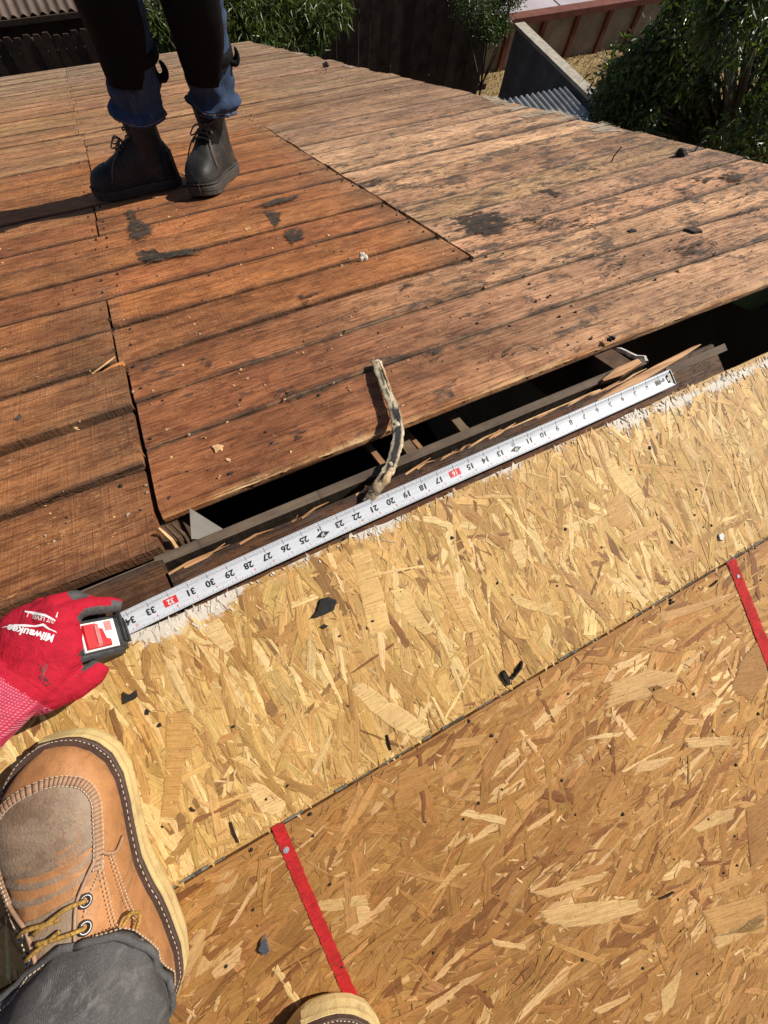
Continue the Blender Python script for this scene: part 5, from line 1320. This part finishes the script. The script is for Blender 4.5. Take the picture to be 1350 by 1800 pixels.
bm_.ball((.345,-.27,.56),(.02,.045,.035),0,10,8)
for q in range(4): bm_.tube([Vector((.34,-.25,.575-.012*q)),Vector((.32,-.225,.572-.012*q)),Vector((.30,-.235,.570-.012*q))],[.009,.008,.007],6)
bm_.tube([Vector((.345,-.27,.59)),Vector((.325,-.25,.60)),Vector((.31,-.24,.595))],[.011,.009,.008],6)
bm_.tube([Vector((.10,-.68,.94)),Vector((.12,-.62,1.0))],.055,12); head_shapes(bm_,(.14,-.55,1.05),(.05,.6,-.6))
bm_.v=[v-Mu for v in bm_.v]
def uc(c,n):
    p=c+Mu
    if p.y>-.55 and p.x<-.05 and p.z>.05 and (p-Vector((-.2,-.15,.165))).length<.33 and p.x<-.09 and p.y>-.44 and p.z<.47 and p.x+p.y<-.1: return 2
    if p.x>.28 and p.y>-.50: return 2
    if p.z<.55: return 1
    if p.z<.97 and p.y<-.60: return 0
    return 3 if p.z>1.08 else 2
blob(bm_,'body',[M['shirt'],M['grey_denim'],M['skin'],M['hair']],user,.011,5,uc)

# knit work glove
def knit(name,c1,c2,cuff=False):
    t=NT(name); o=t.obj(); f=t.noise(o,40,4,.6)
    w=t.n('TexWave',wave_type='BANDS',bands_direction='X'); v=t.n('TexWave',wave_type='BANDS',bands_direction='Y')
    # rows follow the wrist : the glove object's own axes run along and across the hand
    mp=t.mapv(o,(1,1,1),rot=(0,0,-.55))
    t.l(mp,w.inputs[0]); t.l(mp,v.inputs[0])
    for q,sc in ((w,150 if cuff else 210),(v,150 if cuff else 210)): q.inputs['Scale'].default_value=sc; q.inputs['Distortion'].default_value=.6; q.inputs['Detail'].default_value=2
    k=t.math('MULTIPLY',w.outputs[0],v.outputs[0])
    c=t.mix(t.ramp(f,.3,.7),c1,tuple(x*.8 for x in c1))
    c=t.mix(t.math('MULTIPLY',t.ramp(k,.40,.62),.62 if cuff else .16),c,c2); wr=t.noise(t.mapv(o,(1,1,1),rot=(0,0,.5)),55,4,.6,1.5); c=t.mix(t.math('MULTIPLY',t.ramp(wr,.5,.7),.35),c,t.mix(1,c,(.55,.5,.5),'MULTIPLY'))
    return t.done(c,.88,t.bump(wr,.55,.006,t.bump(k,.5 if cuff else .3,.0015)),.2)
M['knit']=knit('red_knit',(.44,.010,.030),(.56,.06,.08)); M['cuff']=knit('pink_ribbed_cuff',(.50,.045,.095),(.70,.30,.35),True)
M['dip']=simple('grey_nitrile_dip',(.075,.072,.072),.6,.25,300,.4,.0008,.35)
gm=MB()
gm.tube([Vector((-.165,-.125,.135)),Vector((-.115,-.085,.104)),Vector((-.070,-.050,.078)),Vector((-.040,-.028,.064))],[.041,.040,.039,.040],18,squash=(.82,1.12),up=Vector((0,0,1)))
gm.ball((-.022,-.012,.050),(.042,.048,.027),0,18,12); gm.ball((-.030,-.038,.052),(.035,.030,.026),0,14,10); gm.ball((-.028,.014,.048),(.030,.026,.022),0,14,10)
gm.ball((.000,.006,.055),(.024,.020,.020),0,12,8)
gm.tube([Vector((-.012,.006,.058)),Vector((.012,.0105,.057)),Vector((.030,.0115,.048)),Vector((.046,.0075,.036)),Vector((.053,.004,.030))],[.0135,.0112,.0102,.0088,.0068],14)
gm.tube([Vector((-.018,.018,.052)),Vector((.004,.024,.056)),Vector((.018,.0245,.047)),Vector((.024,.019,.026)),Vector((.022,.012,.014))],[.0145,.0122,.0112,.0098,.008],14)
gm.tube([Vector((-.028,.022,.045)),Vector((-.012,.031,.046)),Vector((.000,.030,.032)),Vector((.004,.022,.014))],[.0145,.0118,.0105,.009],14)
gm.tube([Vector((-.038,.018,.042)),Vector((-.028,.032,.036)),Vector((-.020,.030,.022)),Vector((-.016,.022,.010))],[.013,.0105,.0095,.008],14)
gm.tube([Vector((-.050,-.044,.058)),Vector((-.024,-.056,.046)),Vector((-.002,-.059,.038)),Vector((.011,-.054,.032)),Vector((.018,-.047,.028))],[.025,.0195,.0140,.0128,.0105],14)
Gw=Vector((-.043,-.034,.064)); Gax=Vector((.80,.52,-.28)).normalized(); Go=Vector((-.05,-.03,.0))
def gc(c,n):
    p=c+Mu
    if (p-Gw).dot(Gax)<0: return 1
    if p.x>-.005 and p.y<-.036 and (n.y>.42 and p.x>-.002): return 2
    if p.x>.016 and p.y>-.003 and p.z<.058 and (n.y<-.45 or n.z<-.2): return 2
    if (p-Vector((.0235,.026,.048))).length<.0105: return 2
    if p.x>.050 and n.x>.35 and n.y<.2: return 2
    if n.z<-.55: return 2
    return 0
gm.v=[v-Mu for v in gm.v]
glove=blob(gm,'glove',[M['knit'],M['cuff'],M['dip']],user,.0019,4,gc)
bv=BVHTree.FromPolygons([v.co+Mu for v in glove.data.vertices],[tuple(p.vertices) for p in glove.data.polygons])
def on_glove(px,py,up=.0006):
    p=on_z(px,py,.078); h=bv.ray_cast(Vector((p.x,p.y,.3)),Vector((0,0,-1)))
    if h[0] is None: return None
    # a second pass so that the print lands where it is worn on the curved knuckles
    p=on_z(px,py,h[0].z); h=bv.ray_cast(Vector((p.x,p.y,.3)),Vector((0,0,-1)))
    return None if h[0] is None else h[0]+h[1]*up-Mu
def glove_print(name,mat,items):
    m=MB()
    for vv,ff in items:
        q=[on_glove(x,y) for x,y in vv]; ff=[f for f in ff if all(q[i] is not None for i in f)]
        q=[p if p is not None else Vector((0,0,0)) for p in q]; m.add(q,ff)
    # print faces outwards
    m.f=[f if (m.v[f[1]]-m.v[f[0]]).cross(m.v[f[2]]-m.v[f[0]]).z>0 else tuple(reversed(f)) for f in m.f]
    keep=sorted({i for f in m.f for i in f}); mp={i:k for k,i in enumerate(keep)}; m.v=[m.v[i] for i in keep]; m.f=[tuple(mp[i] for i in f) for f in m.f]; m.m=[0]*len(m.f)
    return m.build(name,mat,glove)
def word(txt,p0,u,v,bold=.02,shear=.25,align0=True):
    vv,ff=glyph(txt,bold,shear); xs=[a[0] for a in vv]; x0=min(xs) if align0 else 0
    bm=bmesh.new(); B=[bm.verts.new((a[0]-x0,a[1],0)) for a in vv]
    for f in ff:
        try: bm.faces.new([B[i] for i in f])
        except ValueError: pass
    bmesh.ops.subdivide_edges(bm,edges=[e for e in bm.edges if e.calc_length()>.25],cuts=2); bmesh.ops.triangulate(bm,faces=bm.faces); bm.verts.index_update()
    r=([(p0[0]+w.co.x*u[0]+w.co.y*v[0],p0[1]+w.co.x*u[1]+w.co.y*v[1]) for w in bm.verts],[tuple(w.index for w in f.verts) for f in bm.faces]); bm.free(); return r
def strip_px(pts,w):
    L=[];Rr=[]; D=[]
    for i in range(len(pts)-1):
        for k in range(5): D.append((pts[i][0]+(pts[i+1][0]-pts[i][0])*k/5,pts[i][1]+(pts[i+1][1]-pts[i][1])*k/5))
    D.append(pts[-1]); n=len(D)
    for i,(x,y) in enumerate(D):
        a=D[max(i-1,0)];b=D[min(i+1,n-1)]; dx,dy=b[0]-a[0],b[1]-a[1]; l=math.hypot(dx,dy) or 1; ww=np.interp(i/(n-1),np.linspace(0,1,len(w)),w)/2
        L.append((x-dy/l*ww,y+dx/l*ww)); Rr.append((x+dy/l*ww,y-dx/l*ww))
    return L+Rr,[(i,i+1,n+i+1,n+i) for i in range(n-1)]
M['print_white']=simple('white_glove_print',(.78,.74,.74),.7,.15,200)
glove_print('printed_lettering',M['print_white'],[
 word('Milwaukee',(101,1123),(-20.5,-4.6),(-3.0,19),.03,.30),
 word('CUT LEVEL 1',(103,1094),(-10.2,-2.4),(-1.5,9.5),.01,.1),
 word('9 / M',(131,1089),(-13.0,-4.0),(-3.0,12),.02,.05),
 strip_px([(113,1115),(90,1106),(77,1098),(62,1101),(45,1100),(25,1099),(2,1103)],[1,3,4.5,3,4,2.5,1]),
 strip_px([(122,1099),(98,1090),(80,1082),(60,1078),(42,1075)],[1,2.5,4,4.5,2.5])])
hw=[[(111,1199),(103,1205),(99,1200),(104,1194),(108,1199)],[(103,1186),(108,1195),(101,1193)],[(94,1183),(97,1197)],[(102,1187),(90,1193)],[(92,1174),(86,1182),(94,1188),(97,1180)],[(86,1170),(80,1178),(87,1184),(91,1176),(88,1166)],[(81,1168),(74,1174),(80,1181),(85,1172),(90,1164)],[(72,1170),(68,1166)]]
glove_print('marker_scrawl',M['ink'],[strip_px(s,[1.4,1.6,1.2]) for s in hw])

# ================================================================== YARDS AND NEIGHBOURS
M['fence']=simple('dark_stained_fence_board',(.060,.036,.024),.9,.35,6,.4,.004,col2=(.035,.022,.016))
M['fence2']=simple('grey_brown_fence_board',(.085,.055,.040),.9,.35,6,.4,.004,col2=(.045,.03,.023))
def fence(name,label,a,b,top,bh,bw,mats,scallop=0.0):
    A=Vector(a);B=Vector(b); d=(B-A); Ln=d.length; d.normalize(); nr=Vector((-d.y,d.x,0)); root=empty(name,label,'fence',loc=A)
    n=int(Ln/bw)
    for i in range(n):
        t0=i*bw+.004; t1=(i+1)*bw-.004; h=top+random.uniform(-.02,.02); th=random.uniform(-.006,.006); m=MB()
        prof=[(t0,GZ+.05),(t1,GZ+.05),(t1,h-.03),(t1-.025,h),(t0+.025,h),(t0,h-.03)] if not scallop else [(t0,GZ+.05),(t1,GZ+.05),(t1,h-scallop),((t0+t1)/2+.03,h),((t0+t1)/2-.03,h),(t0,h-scallop)]
        vs=[d*t+nr*(th-.009)+Vector((0,0,z-A.z)) for t,z in prof]+[d*t+nr*(th+.009)+Vector((0,0,z-A.z)) for t,z in prof]; k=len(prof)
        m.add(vs,[tuple(range(k)),tuple(range(2*k-1,k-1,-1))]+[((j+1)%k,j,k+j,k+(j+1)%k) for j in range(k)]); m.build('fence_board',random.choice(mats),root)
    for z in (top-.25,GZ+.35):
        m=MB(); v=[d*t+nr*o+Vector((0,0,zz-A.z)) for t in (0,Ln) for o in (.012,.05) for zz in (z,z+.085)]; m.add(v,[(0,1,3,2),(4,6,7,5),(0,4,5,1),(2,3,7,6),(0,2,6,4),(1,5,7,3)]); m.build('fence_rail',M['fence'],root)
    for i in range(int(Ln/2.4)+1):
        m=MB(); p=d*min(Ln,i*2.4)+nr*.06; m.box((p.x-.045,p.y-.045,GZ-A.z),(p.x+.045,p.y+.045,top-A.z-.05)); m.build('fence_post',M['fence'],root)
    return root
fence('picket_fence','dark picket fence with pointed boards just beyond the far eave at left',(-2.6,8.72,GZ),(2.5,8.55,GZ),-2.74,1.7,.115,[M['fence'],M['fence']],.05)
fence('board_fence','tall dark brown board fence in shade behind the leafy tree',(2.5,8.55,GZ),(7.05,8.25,GZ),-2.70,1.7,.19,[M['fence'],M['fence2'],M['fence']])
# neighbour's shed : corrugated roof over a dark wall
def corrugated(name,x0,x1,y0,z0,y1,z1,pitch,amp,mat,parent=None,along='y'):
    n=int((x1-x0)/pitch*6); vs=[];fs=[]
    for i in range(n+1):
        x=x0+(x1-x0)*i/n; h=amp*math.cos(2*math.pi*(x-x0)/pitch)
        vs+=[(x,y0,z0+h),(x,y1,z1+h),(x,y0,z0+h-.004),(x,y1,z1+h-.004)]
    for i in range(n):
        a=4*i;b=a+4; fs+=[(a,b,b+1,a+1),(a+2,a+3,b+3,b+2),(a,a+2,b+2,b),(a+1,b+1,b+3,a+3)]
    return mesh_obj(name,vs,fs,mat,parent,smooth=True)
shed=empty('garden_shed','neighbour shed with pale ribbed roof above a dark wall, beyond the picket fence','shed',loc=(-.6,10.1,GZ))
S=Vector(shed.location)
M['shed_roof']=simple('weathered_ribbed_roof',(.15,.108,.085),.75,.3,3,.2)
M['shed_wall']=simple('dark_shed_wall',(.055,.035,.026),.9,.3,5)
rf=corrugated('roof',-3.6-S.x,1.5-S.x,9.95-S.y,-3.02-S.z,12.6-S.y,-2.25-S.z,.13,.02,M['shed_roof'],shed)
m=MB(); m.box((-3.4,10.2,GZ),(1.35,12.4,-3.02),0,Matrix.Translation(-S)); m.build('wall',M['shed_wall'],shed)
m=MB(); m.box((-3.6,9.93,-3.10),(1.5,9.95,-3.04),0,Matrix.Translation(-S)); m.build('fascia',M['fence'],shed)
# side wall running away from the house gable, capped
M['stucco']=simple('grey_stucco_wall',(.155,.147,.15),.95,.25,4,.4,.004)
M['cap']=simple('pale_wall_cap',(.38,.34,.285),.9,.25,10,.3)
sw=empty('side_wall','grey side wall with pale sunlit cap running away from the roof edge','wall',loc=(7.05,6,GZ))
S=Vector(sw.location)
m=MB(); m.box((7.02,2.6,GZ),(7.16,7.80,-3.04),0,Matrix.Translation(-S)); m.build('wall_face',M['stucco'],sw)
m=MB(); m.box((6.99,2.58,-3.038),(7.19,7.83,-2.99),0,Matrix.Translation(-S)); m.build('wall_cap',M['cap'],sw)
# patio cover of ribbed sheet against it
pc=empty('patio_cover','pale ribbed metal patio cover between the roof edge and the grey side wall','patio cover',loc=(6.0,4.8,GZ)); S=Vector(pc.location)
M['rib']=simple('pale_ribbed_metal',(.36,.36,.36),.6,.3,2,.2,col2=(.24,.24,.24))
corrugated('ribbed_sheet',4.6-S.x,6.96-S.x,2.9-S.y,-3.22-S.z,6.16-S.y,-3.09-S.z,.105,.022,M['rib'],pc)
for x in (4.7,6.85):
    for y in (3.0,6.0):
        m=MB(); m.box((x-.04,y-.04,GZ),(x+.04,y+.04,-3.27),0,Matrix.Translation(-S)); m.build('post',M['fence'],pc)
for y in (3.0,6.05):
    m=MB(); z=-3.22+(y-2.9)/3.26*.13-.03; m.box((4.6,y-.03,z-.09),(6.95,y+.03,z),0,Matrix.Translation(-S)); m.build('beam',M['fence'],pc)
# dry lawn, garden bed and paving beyond the side wall
def patch(name,pts,z,mat):
    q=rough_poly(pts,.12,6); return mesh_obj(name,[(x,y,z) for x,y in q],[tuple(range(len(q)))] if sum(q[i][0]*q[(i+1)%len(q)][1]-q[(i+1)%len(q)][0]*q[i][1] for i in range(len(q)))>0 else [tuple(reversed(range(len(q))))],mat)
o=patch('dry_lawn',[(7.25,2.2),(16,2.2),(16,9.55),(7.25,9.75)],GZ+.006,ground_mat('dry_lawn_soil',(.34,.245,.125),(.24,.165,.08),1.4,.8)); o['kind']='structure'
o=patch('garden_path',[(10.9,8.1),(12.6,7.5),(14.8,8.6),(13.6,9.2),(12.3,8.8)],GZ+.012,simple('pale_concrete',(.42,.39,.35),.9,.2,5)); o['kind']='structure'
def grass(name,x0,x1,y0,y1,n,col,h,label=None,keep=None):
    m=MB(); vs=[];fs=[]
    for i in range(n):
        x=random.uniform(x0,x1); y=random.uniform(y0,y1)
        if keep and not keep(x,y): continue
        a=random.uniform(0,6.28); hh=h*random.uniform(.4,1.3); w=.008; dx,dy=math.cos(a),math.sin(a); l=random.uniform(.2,.9)*hh
        b=len(vs); vs+=[(x-dy*w,y+dx*w,GZ),(x+dy*w,y-dx*w,GZ),(x+dx*l,y+dy*l,GZ+hh)]; fs.append((b,b+1,b+2))
    o=mesh_obj(name,vs,fs,col); o['kind']='stuff'; return o
grass('dry_grass',7.3,13.5,5.0,9.4,14000,simple('straw_grass',(.40,.29,.13),.9,.3,3,col2=(.26,.20,.08)),.07)
grass('green_grass',9.6,12.4,7.6,9.2,9000,simple('green_grass_blade',(.10,.17,.035),.9,.3,3),.08,keep=lambda x,y:((x-11.6)/1.1)**2+((y-8.6)/.5)**2<1+.5*mnoise.noise(Vector((x*3,y*3,0))))
# retaining wall with red brown posts and a raised lot behind
rw=empty('retaining_wall','beige retaining wall with red brown posts and rail at the end of the dry yard','wall',loc=(11,9.6,GZ)); S=Vector(rw.location)
M['beige']=simple('beige_wall_panel',(.26,.205,.155),.95,.25,3,.3)
M['redpost']=simple('red_brown_post',(.15,.048,.032),.8,.25,6,.2)
for i in range(12):
    x=7.35+.88*i; m=MB(); m.box((x+.05,9.46,GZ),(x+.83,9.54,-3.74),0,Matrix.Translation(-S)); m.build('wall_panel',M['beige'],rw)
    m=MB(); m.box((x-.05,9.38,GZ),(x+.048,9.52,-3.70),0,Matrix.Translation(-S)); m.build('wall_post',M['redpost'],rw)
m=MB(); m.box((7.2,9.35,-3.695),(18,9.58,-3.60),0,Matrix.Translation(-S)); m.build('wall_rail',M['redpost'],rw)
m=MB(); m.box((7.2,9.585,-3.76),(40,40,-3.64)); o=m.build('raised_lot',simple('lavender_paving',(.42,.37,.40),.8,.12,1.5,.1)); o['kind']='structure'
lot=o
for y,x0,x1 in ((10.35,8.3,12.2),(10.35,12.9,14.6),(11.6,8.0,10.6),(11.6,11.0,14.5),(12.9,8.0,15)):
    m=MB(); m.box((x0,y,-3.636),(x1,y+.06,-3.634)); m.build('painted_stripe',M['label_white'],lot)
for x in (9.6,12.55,15.3):
    m=MB(); m.box((x,9.6,-3.639),(x+.035,20,-3.637)); m.build('paving_joint',M['dark_attic'],lot)

# ---------------------------------------------------------------- vegetation
def leaf_mat(name,c1,c2,rough=.42):
    t=NT(name); rn=t.attr('tint').outputs['Color']; o=t.obj(); f=t.noise(o,3.0,3,.6)
    c=t.mix(1,t.mix(t.ramp(f,.35,.65),c1,c2),rn,'MULTIPLY')
    t.b.inputs['Transmission Weight'].default_value=0
    tr=t.n('BsdfTranslucent'); t.l(t.mix(1,c,(1.2,1.5,.5),'MULTIPLY'),tr.inputs[0]); mx=t.n('MixShader'); mx.inputs[0].default_value=.28
    t.done(c,rough,None,.5); t.l(t.b.outputs[0],mx.inputs[1]); t.l(tr.outputs[0],mx.inputs[2]); t.l(mx.outputs[0],t.out.inputs[0]); return t.mat
M['bark']=simple('tree_bark',(.10,.075,.055),.95,.35,25,.6,.006)
def leaves(clusters,n,length,width,droop,spread,seed,box=None):
    r=random.Random(seed); vs=[];fs=[];ti=[]
    for i in range(n):
        c,rad=clusters[r.randrange(len(clusters))]
        while True:
            p=Vector((r.uniform(-1,1),r.uniform(-1,1),r.uniform(-1,1)))
            if p.length<1: break
        p=Vector(c)+p*rad*(.45+.55*r.random())
        d=Vector((r.gauss(0,1),r.gauss(0,1),r.gauss(0,.6)-droop)).normalized(); s_=d.cross(Vector((r.gauss(0,1),r.gauss(0,1),r.gauss(0,1)))).normalized(); nrm=d.cross(s_)
        L=length*r.uniform(.6,1.25); W=width*r.uniform(.7,1.2); b=len(vs); k=r.uniform(.55,1.35); kk=(k*r.uniform(.85,1.2),k,k*r.uniform(.7,1.1),1)
        vs+=[p,p+d*L*.5+s_*W*.5+nrm*W*.12,p+d*L-nrm*L*.1,p+d*L*.5-s_*W*.5+nrm*W*.12]; fs+=[(b,b+1,b+2),(b,b+2,b+3)]; ti+=[kk]*4
    return vs,fs,ti
def tree(name,label,cat,base,height,clusters,n,length,width,droop,mat,seed,trunk_r=.1,twigs=True):
    root=empty(name,label,cat,loc=base); B=Vector(base); r=random.Random(seed); m=MB()
    top=B+Vector((r.uniform(-.1,.1),r.uniform(-.1,.1),height*.55))
    m.tube([Vector((0,0,0)),(top-B)*.5+Vector((.05,.03,0)),top-B],[trunk_r,trunk_r*.75,trunk_r*.5],9)
    for c,rad in clusters:
        e=Vector(c)-B; mid=(top-B).lerp(e,.5)+Vector((r.uniform(-.1,.1),r.uniform(-.1,.1),.12)); m.tube(dense([top-B,mid,e],4),list(np.linspace(trunk_r*.42,.012,9)),6)
        for q in range(3 if twigs else 0): m.tube([e,e+Vector((r.gauss(0,1),r.gauss(0,1),r.gauss(0,.5))).normalized()*rad*.9],[.012,.003],4)
    m.build('trunk',M['bark'],root,smooth=True)
    vs,fs,ti=leaves([(Vector(c)-B,rad) for c,rad in clusters],n,length,width,droop,1,seed)
    mesh_obj('crown',vs,fs,mat,root,tint=ti)
    return root
LG=leaf_mat('narrow_olive_leaf',(.115,.150,.040),(.075,.105,.028)); DG=leaf_mat('dark_glossy_leaf',(.085,.115,.030),(.035,.055,.018),.34); MG=leaf_mat('fine_green_leaf',(.070,.105,.026),(.045,.070,.018))
def cl(px,y,r): return (on_y(px[0],px[1],y),r)
C1=[cl((300,20),7.4,.42),cl((350,-20),7.6,.5),cl((430,20),7.4,.42),cl((470,45),7.3,.40),cl((520,20),7.4,.42),cl((560,30),7.3,.30),cl((500,-30),7.5,.5),cl((420,-40),7.6,.5),cl((450,60),7.2,.30),cl((545,62),7.3,.25),cl((380,45),7.3,.32),cl((275,50),7.3,.28),cl((590,5),7.4,.24),cl((330,40),7.3,.3)]
tree('leafy_tree','sunlit tree with narrow drooping olive leaves behind the standing legs','tree',(3.2,7.75,GZ),2.0,C1,11000,.13,.022,1.0,LG,11,.05)
C2=[cl((845,25),7.6,.38),cl((880,10),7.7,.34),cl((820,-10),7.7,.35),cl((880,45),7.55,.22),cl((860,55),7.5,.25),cl((905,-15),7.7,.3)]
tree('garden_bush','round fine leaved bush in front of the dark fence beside the grey wall','bush',(6.55,7.75,GZ),1.2,C2,6500,.045,.018,.2,MG,12,.03)
C3=[]
rr=random.Random(5)
for i in range(120):
    px=rr.uniform(1085,1500); lo=90+max(0,(1180-px))*.9; py=rr.uniform(-60,300) if px>1180 else rr.uniform(lo-40,230)
    if py<70 and px<1170: continue
    C3.append(cl((px,py),rr.uniform(4.3,5.6) if px<1250 else rr.uniform(3.2,5.2),rr.uniform(.30,.55)))
C3+=[cl((1070,150),5.5,.10),cl((1110,125),5.6,.15),cl((1140,110),5.6,.22),cl((1100,210),4.9,.22),cl((1160,90),5.7,.3)]
C3+= [cl((1085,165),5.4,.16),cl((1110,180),5.2,.22),cl((1120,215),4.9,.3),cl((1180,60),5.8,.3),cl((1210,10),6.0,.4)]
tree('shade_tree','big dark glossy leaved tree filling the upper right beside the roof edge','tree',(9.0,4.2,GZ),1.6,C3,34000,.125,.036,.8,DG,13,.09,False)
# bare twigs in front of the lawn
tw=MB()
for a,b,c in [((1105,140),(1075,110),(1052,100)),((1105,140),(1080,95),(1093,62)),((1080,120),(1060,125),(1042,118)),((1120,150),(1108,100),(1112,70)),((1085,170),(1060,160),(1045,165))]:
    tw.tube([on_y(*a,5.6),on_y(*b,5.6),on_y(*c,5.6)],[.012,.008,.003],5)
tag(tw.build('bare_branch',M['bark']),'bare twigs reaching over the dry lawn from the dark tree','branch')

# ================================================================== THE HOUSE UNDER THE ROOF (keeps the attic dark)
house=empty('house','stucco house walls under the bare roof','house',loc=(0,0,GZ)); S=Vector(house.location)
M['house_wall']=simple('house_stucco',(.16,.13,.10),.95,.2,6,.3)
hb=MB(); ew=6.0
ez=-ew*math.tan(PITCH)-.19
for x in (-3.15,1.60):
    prof=[(-ew,GZ),(ew,GZ),(ew,ez),(0.9,-.9/3-.19),(.12,-.23),(-.12,-.23),(-.9,-.9/3-.19),(-ew,ez)]
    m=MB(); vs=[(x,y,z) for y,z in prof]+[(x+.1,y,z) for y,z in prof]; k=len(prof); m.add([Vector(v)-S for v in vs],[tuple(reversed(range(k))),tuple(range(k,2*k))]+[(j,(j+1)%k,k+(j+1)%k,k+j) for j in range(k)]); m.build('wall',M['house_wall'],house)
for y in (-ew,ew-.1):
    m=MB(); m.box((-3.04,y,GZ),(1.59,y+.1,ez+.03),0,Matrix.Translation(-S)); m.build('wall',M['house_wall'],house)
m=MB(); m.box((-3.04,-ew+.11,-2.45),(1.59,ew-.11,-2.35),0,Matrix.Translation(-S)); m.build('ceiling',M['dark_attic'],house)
